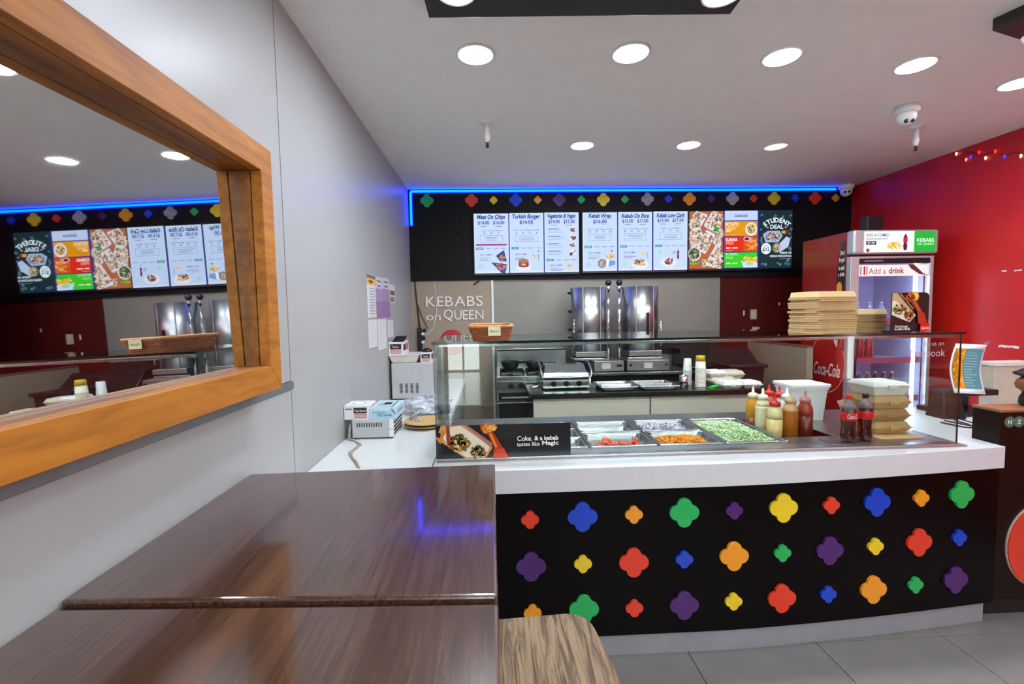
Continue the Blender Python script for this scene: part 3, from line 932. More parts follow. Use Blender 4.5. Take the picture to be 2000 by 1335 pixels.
# ---------------------------------------------------------------- white bench along the left wall
bn = thing('side_bench', 'white laminate bench running along the left wall behind the tables', 'bench', (-.5, 3.0, 0))
MB().box(XL + .001, -.27, 1.53, 4.59, .812, .85).build('bench_top', BENCHW, bn, bevel=.002)
MB().box(XL + .001, -.3, 1.56, 4.59, 0, .812).build('cabinet_body', W_WHITE, bn)

def glove_box(label, x0, x1, y0, y1, z0, z1, style):
    t = thing('glove_box', label, 'box', ((x0 + x1) / 2, (y0 + y1) / 2, z0), 0, 'disposable glove boxes')
    body = mat('carton_white', '#e2e2e2', .5) if style != 'blue' else mat('carton_blue', '#c3d6de', .5)
    MB().box(x0, x1, y0, y1, z0, z1).build('carton', body, t, bevel=.001, seg=1)
    w, h = x1 - x0, z1 - z0
    P = PR((x0, y0, z0), (1, 0, 0), (0, 0, 1))
    if style == 'blue':
        P.rect(w * .04, h * .06, w * .96, h * .74, '#a9cde4')
        P.text('TPE Gloves', w * .55, h * .38, h * .36, '#2f5f92', .02, width=w * .55)
        P.rect(w * .1, h * .62, w * .6, h * .66, '#4f6f86')
        P.line(w * .82, h * .9, w * .96, h * .5, h * .08, '#3a4a52')
        P.build('front_print', M_PRINT, t)
        T = PR((x0, y0, z1), (1, 0, 0), (0, 1, 0))
        d = y1 - y0
        T.rect(w * .15, d * .3, w * .5, d * .75, '#8fb6c6'); T.rect(w * .36, d * .42, w * .66, d * .72, '#15171a'); T.rect(w * .74, d * .1, w * .84, d * .9, '#6f98a6'); T.rect(w * .05, d * .1, w * .9, d * .16, '#8fb6c6')
        T.build('top_print', M_PRINT, t)
        S = PR((x1, y0, z0), (0, 1, 0), (0, 0, 1))
        S.rect(d * .1, h * .3, d * .9, h * .8, '#a9cde4'); S.text('Gloves', d * .5, h * .55, h * .3, '#2f5f92', .02, width=d * .5)
        S.build('side_print', M_PRINT, t)
    else:
        P.rect(w * .38 if style == 'w' else w * .1, h * .45, w * .9, h * .85, '#2a211f')
        P.text('Vinyl Gloves', w * .64 if style == 'w' else w * .5, h * .6, h * .18, '#e8e4e0', .02, width=w * .44)
        a = w * .4 if style == 'w' else w * .12
        P.rect(a, h * .1, w * .9, h * .42, '#c0554f')
        for i in range(4):
            P.ring(a + (w * .9 - a) * (i + .5) / 4, h * .26, h * .11, h * .04, '#f0e2e0', 12)
        P.rect(w * .05, h * .72, w * .33, h * .8, '#5a646e')
        P.build('front_print', M_PRINT, t)
        S = PR((x1, y0, z0), (0, 1, 0), (0, 0, 1))
        d = y1 - y0
        S.rect(d * .1, h * .3, d * .45, h * .8, '#3a1f1f'); S.rect(d * .45, h * .3, d * .9, h * .85, '#c96a66')
        S.build('side_print', M_PRINT, t)
        T = PR((x0, y0, z1), (1, 0, 0), (0, 1, 0))
        T.blob(w * .5, d * .5, w * .3, d * .3, '#c9c2c0', 12, .2); T.blob(w * .48, d * .5, w * .2, d * .2, '#f2efee', 12, .3)
        T.build('top_opening', M_PRINT, t)
    return t
# toaster-like grey appliance
ap = thing('countertop_appliance', 'light grey metal appliance with vent slots on the white bench', 'appliance', (-.635, 2.53, .85))
MB().box(-.741, -.552, 2.41, 2.66, .858, .953).build('body', PLGREY, ap, bevel=.004)
MB().box(-.551, -.528, 2.41, 2.66, .9, .953).build('end_cap', PLWHITE, ap, bevel=.003)
MB().box(-.551, -.528, 2.41, 2.66, .858, .898).build('end_cap', PLWHITE, ap, bevel=.003)
mb = MB()
for i in range(11):
    x = -.716 + i * .0125
    mb.box(x, x + .005, 2.4085, 2.41, .915, .937)
mb.build('vent_slots', PLBLACK, ap)
mb = MB()
for z in (.868, .886, .904, .925): mb.box(-.5281, -.525, 2.43, 2.64, z, z + .009)
mb.build('side_controls', PLBLACK, ap)
for x in (-.73, -.54):
    for y in (2.43, 2.64): MB().cyl((x, y, .85), .008, .009, 10).build('foot', PLBLACK, ap)
glove_box('white glove box with black and red print on top of the grey appliance', -.782, -.652, 2.42, 2.56, .9535, 1.028, 'w')
glove_box('light blue glove box beside the white one on the grey appliance', -.650, -.510, 2.415, 2.64, .9535, 1.012, 'blue')
# microwave
mw = thing('microwave', 'pale grey microwave oven seen from the back on the white bench', 'microwave', (-.61, 3.66, .85))
MB().box(-.765, -.455, 3.49, 3.84, .862, 1.132).build('casing', PLGREY, mw, bevel=.006)
mb = MB()
for i in range(4):
    for j in range(8):
        x, z = -.705 + i * .04, .905 + j * .0095
        mb.box(x, x + .022, 3.4885, 3.49, z, z + .005)
mb.build('vent_slots', PLBLACK, mw)
MB().box(-.76, -.46, 3.5, 3.83, .85, .862).build('foot_rail', PLBLACK, mw)
tr_ = thing('plastic_tray', 'shallow white plastic tray on top of the microwave', 'tray', (-.66, 3.62, 1.1325))
MB().hexa([(-.76, 3.51), (-.58, 3.51), (-.58, 3.76), (-.76, 3.76)], 1.1325, [(-.782, 3.49), (-.555, 3.49), (-.555, 3.78), (-.782, 3.78)], 1.188).build('tray_body', mat('tray_cream', '#dcd6cc', .45), tr_, bevel=.006)
MB().box(-.784, -.55, 3.486, 3.784, 1.188, 1.194).build('rim', mat('tray_cream', '#dcd6cc', .45), tr_, bevel=.002)
glove_box('open white glove box on the tray above the microwave', -.782, -.675, 3.5, 3.74, 1.195, 1.292, 'n')
fl_ = MB().hexa([(-.76, 3.52), (-.68, 3.52), (-.68, 3.6), (-.76, 3.6)], 1.2925, [(-.735, 3.56), (-.655, 3.56), (-.655, 3.6), (-.735, 3.6)], 1.335).build('booklet', PLBLACK)
tag(fl_, 'black open carton flap standing on the glove box above the microwave', 'flap')
glove_box('small white glove box on the right of the microwave top', -.545, -.465, 3.5, 3.7, 1.1325, 1.208, 'n')
cp = MB().lathe([(.04, 0), (.04, .012), (.02, .028), (1e-6, .03)], (-.505, 3.58, 1.2085), 16).build('lid', PLBLACK)
tag(cp, 'small black lid on the glove box at the right of the microwave', 'lid')
# plates
for k in range(2):
    z = .8505 + k * .016
    pl = MB().lathe([(.06, 0), (.075, .002), (.122, .016), (.125, .019), (.121, .02), (.07, .008), (1e-6, .007)], (-.395, 2.66, z), 40).build('plate', mat('plate_tan', '#c9a36a', .4))
    tag(pl, ('lower' if k == 0 else 'upper') + ' of two round tan plates stacked on the white bench', 'plate', 'tan plates')
# crumpled clear plastic wrap
def crump(u, v):
    a = 2 * math.pi * u
    n = math.sin(u * 31 + v * 9) * .12 + math.sin(u * 53 - v * 17) * .09 + math.sin(v * 23) * .06
    r = 1 + n
    e = math.sin(math.pi * min(max(v, .02), .98))
    return (-.43 + .15 * r * math.cos(a) * e ** .5, 3.05 + .16 * r * math.sin(a) * e ** .5, .853 + .05 * (1 - math.cos(math.pi * v)) * (1 + .3 * n))
wp = MB().grid(crump, 40, 12, False).build('plastic_bag', mat('plastic_wrap', '#c9ced6', .12, 0, var=.15, scale=14, coat=.6, alpha=.72))
tag(wp, 'crumpled clear plastic bag of packaging below the microwave', 'bag')
bgz = MB()
for k in range(3):
    bgz.tube([(-.475 + .012 * k + .02 * math.sin(k + i), 2.70 + .02 * math.cos(i * 1.3 + k), .93 - .008 * i) for i in range(8)], .006, 6)
tag(bgz.build('twist_of_plastic', mat('plastic_wrap', '#c9ced6', .12)), 'twisted clear plastic ties beside the grey appliance', 'plastic')
# beige cable on the bench
cb = [(686, 822), (688, 850), (696, 862), (706, 868), (696, 876), (687, 884), (688, 892), (697, 902), (702, 913)]
tag(MB().tube([at(x, y, Z=.8535) if i > 1 else (-.752, 2.42 - .02 * i, .93 - .07 * i) for i, (x, y) in enumerate(cb)], .0032, 8).build('power_cable', mat('cable_beige', '#b79a80', .5)), 'beige power cable trailing across the white bench', 'cable')
tag(MB().tube([at(x - 3 - (2 if i % 2 else 0), y - 1, Z=.8535) if i > 1 else (-.759, 2.42 - .02 * i, .92 - .065 * i) for i, (x, y) in enumerate(cb)], .0028, 8).build('power_cable', mat('cable_grey', '#9a958e', .5)), 'thin grey cable lying next to the beige one on the bench', 'cable')

# ---------------------------------------------------------------- papers on the left wall
def notice(label, x0, x1, y0, y1, kind):
    ym = (y0 + y1) / 2
    a, b = at(x0, ym, X=XL + .001), at(x1, ym, X=XL + .001)
    zt, zb = at((x0 + x1) / 2, y0, X=XL + .001).z, at((x0 + x1) / 2, y1, X=XL + .001).z
    o = thing('wall_notice', label, 'paper', (XL, (a.y + b.y) / 2, zb), 0, 'papers taped to the left wall')
    MB().box(XL + .0004, XL + .0012, a.y, b.y, zb, zt).build('sheet', PAPER if kind != 'purple' else mat('paper_lilac', '#a58fb0', .7), o)
    w, h = b.y - a.y, zt - zb
    P = PR((XL + .0012, a.y, zb), (0, 1, 0), (0, 0, 1))
    if kind == 'yellow':
        P.rect(0, h * .93, w, h, '#6a6a68'); P.rect(0, h * .78, w, h * .93, '#e3b93c'); P.blob(w * .45, h * .85, w * .25, h * .04, '#8a4a2a')
        for i in range(5): P.frame(w * .25, h * (.62 - .13 * i), w * .85, h * (.7 - .13 * i), .004, '#7a7f86')
        P.rect(w * .2, h * .02, w, h * .05, '#d6c79a')
    elif kind == 'purple':
        P.rect(0, h * .72, w, h, '#c9c4cc'); P.rect(w * .2, h * .88, w * .8, h * .91, '#4a4a5a'); P.rect(w * .3, h * .76, w * .7, h * .8, '#5a5a66'); P.rect(0, 0, w, h * .4, '#93709f')
        P.lines(w * .2, w * .8, h * .66, 5, h * .05, h * .008, '#8f86a0')
    elif kind == 'photo':
        P.rect(w * .05, h * .42, w * .95, h * .68, '#6d5750'); P.rect(w * .05, h * .06, w * .8, h * .32, '#7f716a'); P.lines(w * .1, w * .9, h * .9, 3, h * .06, h * .012, '#7a7f86')
    else:
        P.lines(w * .12, w * .9, h * .92, 14, h * .062, h * .008, '#a2a5aa')
    P.build('print', M_PRINT, o)
notice('tall white notice with a yellow banner on the left wall', 717.5, 734, 538, 621, 'yellow')
notice('lilac and grey notice next to the yellow-bannered one on the wall', 734.5, 747, 541, 621, 'purple')
notice('right half lilac notice taped to the left wall', 747.5, 761, 543, 619, 'purple')
notice('small grey notice with two brown photos on the left wall', 761.5, 771, 556, 591, 'photo')
notice('plain white typed sheet low on the left wall, left of two', 720, 736.5, 624, 678, 'plain')
notice('plain white typed sheet low on the left wall, right of two', 738.5, 755, 623, 682, 'plain')
notice('faint small typed sheet at the right of the wall papers', 757, 768, 625, 658, 'plain')

# ---------------------------------------------------------------- power board and cables
pb = thing('power_board', 'black vertical power board with plugs at the corner beside the beige panel', 'power board', (-.735, 4.594, 1.1))
a, b = at(815, 640, Y=4.59), at(826, 700, Y=4.59)
MB().box(a.x, b.x, 4.565, 4.594, b.z, a.z).build('board', PLBLACK, pb, bevel=.004)
for k, (px, py, m_) in enumerate(((829, 645, PLBLACK), (826, 652, PLWHITE), (828, 660, PLBLACK), (826, 668, PLWHITE))):
    p = at(px, py, Y=4.56)
    MB().lathe([(.016, 0), (.018, -.012), (.012, -.03), (.006, -.04)], (p.x, 4.565, p.z), 12, 'y').build('plug', m_, pb)
tag(MB().tube([at(808, 520, Y=4.588), at(811, 560, Y=4.588), at(815, 600, Y=4.588), at(820, 640, Y=4.575)], .007, 8).build('power_cable', PLBLACK), 'black cable running down the corner to the power board', 'cable')
tag(MB().tube([at(814, 590, Y=4.588), at(824, 618, Y=4.588), at(835, 640, Y=4.58), at(830, 645, Y=4.56)], .004, 8).build('power_cable', PLBLACK), 'thin black cable looping to a plug on the power board', 'cable')
tag(MB().tube([at(848, 552, Y=4.591), at(851, 580, Y=4.591), at(853, 610, Y=4.578), at(846, 640, Y=4.58), at(836, 652, Y=4.57), at(826, 652, Y=4.55)], .003, 8).build('power_cable', PLWHITE), 'thin white cable hanging in front of the KEBABS lettering', 'cable')

# ================================================================ serving counter
yf = lambda x: 1.866 + .065 * max(0, x - .95) ** 1.5
XC0, XC1 = -.265, 2.335
NS = 30
xs = [XC0 + (XC1 - XC0) * i / NS for i in range(NS + 1)]
ct = thing('serving_counter', 'serving counter with white top band and black front set with colourful four-petal shapes', 'counter', (1.0, 2.3, 0))
def strip(off0, off1, z0, z1, x0=XC0, x1=XC1, back=None):
    """band that follows the gently bowed front of the counter"""
    q = [x0 + (x1 - x0) * i / NS for i in range(NS + 1)]
    fr = [(x, yf(x) + off0) for x in q]
    bk = [(x, (yf(x) + off1) if back is None else back) for x in q]
    return MB().prism(fr + bk[::-1], 'z', z0, z1)
strip(0, 0, .75, .85, back=1.988).build('top_band', COUNTERW, ct, bevel=.002)
fp = strip(.02, .05, .1, .75).build('front_panel', GLOSSBLK, ct)
strip(.034, .054, 0, .1, x1=2.30).build('kickboard', KICK, ct)
MB().box(2.17, XC1, 1.988, 2.78, .75, .85).build('end_top', COUNTERW, ct, bevel=.002)
MB().box(XC0, -.25, 1.988, 2.78, .75, .85).build('end_top', COUNTERW, ct)
MB().box(XC1 - .02, XC1, yf(2.33) + .06, 2.78, 0, .75).build('side_panel', GLOSSBLK, ct)
MB().box(XC0, XC0 + .02, 1.95, 2.78, 0, .75).build('side_panel', GLOSSBLK, ct)
MB().box(XC0 + .02, XC1 - .02, 2.76, 2.78, .1, .84).build('rear_panel', STEELB, ct)
MB().box(XC0 + .02, XC1 - .02, 1.99, 2.76, .62, .64).build('well_floor', STEELB, ct)
# stainless deck around the food pans and the bottle well
for b_ in ((-.25, 2.17, 1.988, 2.118, .83, .856), (-.25, 2.17, 2.632, 2.78, .83, .856), (-.25, .045, 2.118, 2.632, .83, .856),
           (1.69, 2.17, 2.118, 2.632, .83, .856), (1.425, 1.69, 2.118, 2.2, .83, .856), (1.425, 1.69, 2.575, 2.632, .83, .856)):
    MB().box(*b_).build('steel_deck', STEELB, ct)
MB().box(-.25, 2.12, 1.9885, 2.03, .856, .866).build('glass_channel', STEEL, ct, bevel=.002)
WELL = mat('well_black', '#17120f', .35, .3)
MB().box(1.43, 1.688, 2.202, 2.572, .80, .815).build('bottle_well', WELL, ct)
for b_ in ((1.425, 1.43, 2.2, 2.575, .8, .857), (1.685, 1.69, 2.2, 2.575, .8, .857), (1.43, 1.685, 2.2, 2.205, .8, .857), (1.43, 1.685, 2.57, 2.575, .8, .857)):
    MB().box(*b_).build('well_side', WELL, ct)

QROWS = (((1035, 1013, 'r'), (1137, 1007, 'B'), (1237, 1003, 'o'), (1335, 999, 'G'), (1432, 995, 'p'), (1528, 990, 'Y'), (1621, 985, 'r'), (1710, 979, 'B'), (1796, 971, 'o'), (1875, 964, 'G')),
         ((1037, 1104, 'P'), (1138, 1099, 'y'), (1237, 1096, 'R'), (1335, 1090, 'b'), (1432, 1084, 'O'), (1526, 1078, 'g'), (1618, 1073, 'P'), (1707, 1065, 'y'), (1792, 1057, 'R'), (1870, 1048, 'b')),
         ((1040, 1195, 'o'), (1140, 1187, 'G'), (1238, 1185, 'r'), (1335, 1179, 'P'), (1431, 1172, 'y'), (1525, 1166, 'R'), (1615, 1158, 'b'), (1703, 1149, 'O'), (1785, 1140, 'g'), (1863, 1130, 'P')))
for row in QROWS:
    for px, py, c in row:
        y = 1.886
        for _ in range(4):
            p = at(px, py, Y=y); y = yf(p.x) + .02
        sl = math.atan((yf(p.x + .02) - yf(p.x - .02)) / .04)
        quatre(c.lower(), c.isupper(), fp, (p.x, y, p.z), sl)

# ---------------------------------------------------------------- glass guard
gg = thing('sneeze_guard', 'clear glass food guard with a flat glass shelf on top of the serving counter', 'glass guard', (.93, 2.0, .866))
GX0, GX1, GY0, GY1, GZ0, GZ1 = -.253, 2.123, 1.992, 2.60, .866, 1.368
def pane(name, b):
    x0, x1, y0, y1, z0, z1 = b
    return MB().box(*b).build(name, GLASS, gg)
pf = pane('front_pane', (GX0, GX1, GY0, GY0 + .008, GZ0, GZ1))
pt_ = pane('top_shelf', (GX0 - .006, GX1 + .006, GY0 - .012, GY1, GZ1, GZ1 + .010))
pa = pane('end_pane', (GX0, GX0 + .008, GY0 + .008, GY1 - .05, GZ0, GZ1))
pb_ = pane('end_pane', (GX1 - .008, GX1, GY0 + .008, GY1 - .05, GZ0, GZ1))
E_ = .0012
MB().box(GX0 - .007, GX1 + .007, GY0 - .013, GY0 - .012 - .0005, GZ1 - .0003, GZ1 + .0103).box(GX0 - .007, GX0 - .0062, GY0 - .013, GY1, GZ1, GZ1 + .010).box(GX1 + .0062, GX1 + .007, GY0 - .013, GY1, GZ1, GZ1 + .010).box(GX0 - .007, GX1 + .007, GY1, GY1 + .001, GZ1, GZ1 + .010).build('polished_edge', GEDGE, pt_)
MB().box(GX0 - .0015, GX0 - .0003, GY0, GY0 + .008, GZ0, GZ1).box(GX1 + .0003, GX1 + .0015, GY0, GY0 + .008, GZ0, GZ1).build('polished_edge', GEDGE, pf)
MB().box(GX0 + .02, GX1 - .02, GY0 + .010, GY0 + .03, GZ1 - .014, GZ1 - .001).build('shelf_rail', STEEL, gg, bevel=.002)
# lettering on the right part of the glass
P = PR((0, GY0 - .0004, 0), (1, 0, 0), (0, 0, 1))
P.text('Like us on', 1.985, 1.328, .028, '#b898a4', .004, width=.11)
P.text('Facebook', 1.965, 1.285, .046, '#bfa0ac', .006, width=.165)
P.build('decal_lettering', M_PRINT, pf)

# printed banner inside the glass at the left
bn_ = thing('advert_banner', 'black printed banner with food photo and white slogan at the left end of the glass', 'banner', (.04, 1.985, .868))
BW, BH = .588, .146
MB().box(-.252, -.252 + BW, 1.9855, 1.9885, .868, .868 + BH).build('board', mat('banner_black', '#1b191b', .35), bn_)
P = PR((-.252, 1.9855, .868), (1, 0, 0), (0, 0, 1))
P.rect(0, 0, BW, BH, '#1d1b1d')
P.poly([(.0, .09), (.022, .146), (.13, .146), (.245, .045), (.215, 0), (.125, 0)], '#d3974f')
P.poly([(.03, .095), (.065, .14), (.105, .146), (.235, .05), (.205, .004), (.13, .004), (.05, .06)], '#e6dac2')
P.poly([(.0, .09), (.025, .13), (.04, .115), (.018, .065)], '#c87a34'); P.ell(.012, .105, .008, .012, '#1a1412')
P.poly([(.045, .146), (.057, .146), (.062, .1), (.05, .05), (.044, .09)], '#7d4a26')
P.poly([(.125, .146), (.135, .146), (.25, .06), (.235, .045)], '#b0746a')
P.scatter(.1, .07, .045, .035, ['#3f6a24', '#b9451f', '#d9c79a', '#6f8f3a', '#2c3a18', '#c9873f', '#a83a1a'], 150, .011)
P.scatter(.18, .03, .032, .026, ['#8a3a1c', '#c9643a', '#5f7f2c', '#e0c090', '#4a2a18'], 90, .010)
P.poly([(.19, .146), (.265, .146), (.255, .125), (.235, .105), (.205, .11)], '#c45c1c'); P.scatter(.225, .13, .03, .015, ['#e8862a', '#a8401a', '#f4b050'], 24, .014)
P.poly([(.222, .115), (.248, .115), (.29, .045), (.318, 0), (.245, 0), (.25, .05)], '#b03a14'); P.poly([(.228, .11), (.24, .11), (.265, .05), (.258, .045)], '#e8872a'); P.poly([(.24, 0), (.312, 0), (.295, .042), (.262, .038)], '#d8422c')
P.text('Coke.', .385, .083, .03, '#f2f0ee', .012, width=.066); P.text('& a kebab', .48, .083, .027, '#f2f0ee', .022, width=.105)
P.text('tastes like', .4, .058, .026, '#f2f0ee', .006, width=.1); P.text('Magic', .497, .058, .026, '#f2f0ee', .022, width=.072)
P.build('banner_print', M_PRINTG, bn_)

# ---------------------------------------------------------------- food pans
def pan(label, x0, x1, y0, y1, depth=.09, ztop=.862, group='food pans in the counter', name='food_pan', r=.028, slope=.012):
    t = thing(name, label, 'pan', ((x0 + x1) / 2, (y0 + y1) / 2, ztop - depth), 0, group)
    cx, cy, hw, hh = (x0 + x1) / 2, (y0 + y1) / 2, (x1 - x0) / 2, (y1 - y0) / 2
    rings = [(rrect(cx, cy, hw, hh, .008), ztop - .006), (rrect(cx, cy, hw, hh, .008), ztop), (rrect(cx, cy, hw - .014, hh - .014, r), ztop),
             (rrect(cx, cy, hw - .017, hh - .017, r), ztop - .006), (rrect(cx, cy, hw - .019, hh - .019, r), ztop - .03), (rrect(cx, cy, hw - .025, hh - .025, r), ztop - .034),
             (rrect(cx, cy, hw - .025 - slope, hh - .025 - slope, r), ztop - depth + .012), (rrect(cx, cy, hw - .045 - slope, hh - .045 - slope, r * .7), ztop - depth)]
    v, f = [], []
    n = len(rings[0][0])
    for p, z in rings: v += [(a, b, z) for a, b in p]
    for j in range(len(rings) - 1):
        for i in range(n):
            k = (i + 1) % n
            f.append((j * n + i, j * n + k, (j + 1) * n + k, (j + 1) * n + i))
    f.append(tuple((len(rings) - 1) * n + i for i in range(n)))
    MB().add(v, f, True).build('pan_body', STEEL, t)
    return t
pan('small steel food pan behind the black banner, front one', .05, .445, 2.122, 2.285)
pan('small steel food pan behind the black banner, middle one', .05, .445, 2.29, 2.455)
pan('small steel food pan behind the black banner, rear one', .05, .445, 2.46, 2.625)
pan('steel food pan holding sliced tomato at the front', .45, .78, 2.122, 2.37)
pan('empty steel food pan behind the tomato pan', .45, .78, 2.375, 2.625)
pan('steel food pan of grated carrot at the front of the counter', .785, 1.105, 2.122, 2.37)
pan('steel food pan of sliced red onion behind the carrot', .785, 1.105, 2.375, 2.625)
pan('large steel food pan of shredded lettuce next to the sauce bottles', 1.11, 1.42, 2.122, 2.625)
def shreds(name, label, x0, x1, y0, y1, z0, hgt, cols, n, L, w, curl=.4):
    """heap of loose shreds: a mound with thousands of small strips on it"""
    mb = {}
    def top(x, y):
        u, v = (x - x0) / (x1 - x0) * 2 - 1, (y - y0) / (y1 - y0) * 2 - 1
        return z0 + hgt * max(0, (1 - u ** 4)) * max(0, (1 - v ** 4)) * (.8 + .2 * math.sin(9 * u + 3) * math.cos(7 * v))
    V, F, C = [], [], []
    cl = [lin(c) for c in cols]
    N = 14
    for j in range(N + 1):
        for i in range(N + 1):
            x, y = x0 + (x1 - x0) * i / N, y0 + (y1 - y0) * j / N
            V.append((x, y, top(x, y)))
    for j in range(N):
        for i in range(N):
            a = j * (N + 1) + i
            F.append((a, a + 1, a + N + 2, a + N + 1)); C.append(cl[0])
    for k in range(n):
        x, y = random.uniform(x0 + .006, x1 - .006), random.uniform(y0 + .006, y1 - .006)
        z = top(x, y) + random.uniform(0, .008)
        a, e = random.uniform(0, 6.283), random.uniform(-.35, .5)
        d = Vector((math.cos(a) * math.cos(e), math.sin(a) * math.cos(e), math.sin(e)))
        s_ = Vector((-math.sin(a), math.cos(a), random.uniform(-.5, .5))).normalized() * w * random.uniform(.6, 1.2)
        l_ = L * random.uniform(.5, 1.2)
        c0 = Vector((x, y, z))
        b = len(V)
        mid = Vector((0, 0, curl * l_ * random.uniform(.1, .5)))
        for q, m_ in ((-.5, 0), (0, 1), (.5, 0)):
            for sg_ in (-1, 1):
                p_ = c0 + d * (l_ * q) + mid * m_ + s_ * sg_
                V.append((min(max(p_.x, x0), x1), min(max(p_.y, y0), y1), max(p_.z, z0 - .002)))
        F += [(b, b + 1, b + 3, b + 2), (b + 2, b + 3, b + 5, b + 4)]
        cc = random.choice(cl); C += [cc, cc]
    me = bpy.data.meshes.new(name)
    off = Vector(((x0 + x1) / 2, (y0 + y1) / 2, z0))
    me.from_pydata([(a - off.x, b - off.y, c - off.z) for a, b, c in V], [], F)
    ca = me.color_attributes.new('Col', 'FLOAT_COLOR', 'CORNER')
    i = 0
    for f, c in zip(F, C):
        for _ in f:
            ca.data[i].color = (c[0], c[1], c[2], 1); i += 1
    me.materials.append(M_PRINT)
    o = bpy.data.objects.new(name, me); col.objects.link(o); o.location = off
    return tag(o, label, 'food', None, 'stuff')
shreds('shredded_lettuce', 'pale green shredded lettuce filling the large steel pan', 1.14, 1.39, 2.155, 2.595, .835, .03, ['#a9c978', '#cfe0a4', '#dfeac4', '#bcd48c', '#e9f0d8'], 2600, .035, .0026)
shreds('grated_carrot', 'bright orange grated carrot in a steel pan', .822, 1.068, 2.16, 2.335, .825, .03, ['#f08c08', '#fba416', '#ffb524', '#ee7e06'], 1500, .03, .0022)
shreds('sliced_onion', 'purple and white sliced red onion in a steel pan', .825, 1.065, 2.412, 2.59, .825, .026, ['#cfc0d0', '#e6dde6', '#8a5f92', '#b59abc', '#f0eaf0'], 900, .035, .0028, .9)
tm = None
for k in range(27):
    x, y = .515 + .026 * (k % 9) + random.uniform(-.006, .006), 2.185 + .045 * (k // 9) + random.uniform(-.01, .01)
    z = .800 + .012 * (k % 3) + .012 * math.sin(k)
    o = MB().lathe([(1e-6, 0), (.026, .001), (.030, .005), (.026, .009), (1e-6, .010)], (0, 0, 0), 14).build('tomato_slice', mat('tomato', '#d9481c', .25, var=.25, scale=60), None)
    o.location = (x, y, z); o.rotation_euler = (random.uniform(.2, .8), random.uniform(-.3, .3), random.uniform(0, 3))
    tag(o, 'orange red tomato slice heaped in the front steel pan', 'tomato', 'tomato slices in the pan')

# ---------------------------------------------------------------- sauce bottles
def sauce(label, px, Y, body, fillc, cap, h=.165, r=.037, fill=.7, z=.8152):
    p = at(px, 820, Y=Y)
    t = thing('sauce_bottle', label, 'bottle', (p.x, Y, z), 0, 'squeeze sauce bottles on the counter')
    pr = [(r * .92, 0), (r, .006), (r, h * .74), (r * .97, h * .80), (r * .8, h * .9), (r * .62, h * .96), (r * .62, h)]
    zf = h * fill
    lo = [(a, b) for a, b in pr if b < zf] + [(r, zf)]
    hi = [(r, zf)] + [(a, b) for a, b in pr if b > zf]
    MB().lathe(lo, n=24).build('bottle_sauce', mat('sauce' + fillc, fillc, .3, var=.06, coat=.3), t, world=False)
    MB().lathe(hi, n=24).build('bottle_upper', mat('squeeze' + body, body, .35, var=.03, coat=.2), t, world=False)
    MB().lathe([(r * .72, h * .985), (r * .74, h + .012), (r * .6, h + .020), (r * .2, h + .026), (r * .15, h + .052), (r * .1, h + .056), (1e-6, h + .057)], n=20).build('nozzle_cap', mat('cap' + cap, cap, .35, var=.03), t, world=False)
    return t
sauce('front squeeze bottle of creamy yellow sauce with a red cap', 1513, 2.33, '#e9d3a0', '#e6c27a', '#c8261c', .175, fill=.6)
sauce('squeeze bottle of orange sauce beside the dark red one', 1543, 2.335, '#d9a878', '#b9681c', '#d9b48a', .19, fill=.75)
sauce('squeeze bottle of dark red sauce at the right end of the bottles', 1572, 2.34, '#a8402c', '#6d1f14', '#c98a84', .19, fill=.62)
sauce('squeeze bottle of pale cream sauce with a cream cap', 1489, 2.42, '#efe6c0', '#ece2b8', '#ece6d0', .195, fill=.8)
sauce('squeeze bottle of amber sauce at the left end of the bottles', 1470, 2.50, '#e09a28', '#8a3c14', '#efe0cc', .19, fill=.4)
sauce('rear squeeze bottle with a bright red cap behind the cream bottle', 1501, 2.505, '#d94a30', '#b93420', '#d4201a', .20, fill=.7)
sauce('squeeze bottle with a red cap behind the orange bottle', 1521, 2.50, '#cfd4e6', '#b93420', '#d4201a', .19, fill=.5)
sauce('white squeeze bottle with a white cap behind the orange bottle', 1536, 2.418, '#f0efea', '#ece8dc', '#f4f3f0', .195, fill=.6)

# white bucket
bk = thing('plastic_bucket', 'square white plastic bucket with lid behind the sauce bottles', 'bucket', (1.80, 2.6, .8565))
def rsq(cx, cy, w, d, z, r=.03): return [(a, b, z) for a, b in rrect(cx, cy, w / 2, d / 2, r, 5)]
rg = [rsq(1.80, 2.6, .185, .16, .8565), rsq(1.80, 2.6, .215, .185, 1.03), rsq(1.80, 2.6, .225, .195, 1.032), rsq(1.80, 2.6, .225, .195, 1.05)]
def loft(rings, name, m_, t, cap=True, **kw):
    n = len(rings[0]); v = [p for r_ in rings for p in r_]
    f = [(j * n + i, j * n + (i + 1) % n, (j + 1) * n + (i + 1) % n, (j + 1) * n + i) for j in range(len(rings) - 1) for i in range(n)]
    f.append(tuple(range(n))[::-1])
    if cap: f.append(tuple((len(rings) - 1) * n + i for i in range(n)))
    return MB().add(v, f, False).build(name, m_, t, **kw)
BUCK = mat('bucket_white', '#eef1f3', .35, var=.01)
loft(rg, 'bucket_body', BUCK, bk)
loft([rsq(1.80, 2.6, .238, .205, 1.048), rsq(1.80, 2.6, .238, .205, 1.062), rsq(1.80, 2.6, .2, .17, 1.064), rsq(1.80, 2.6, .19, .16, 1.056)], 'lid', BUCK, bk)
MB().lathe([(.03, 0), (.028, .006), (1e-6, .007)], (1.80, 2.6, 1.056), 16).build('lid_boss', BUCK, bk)

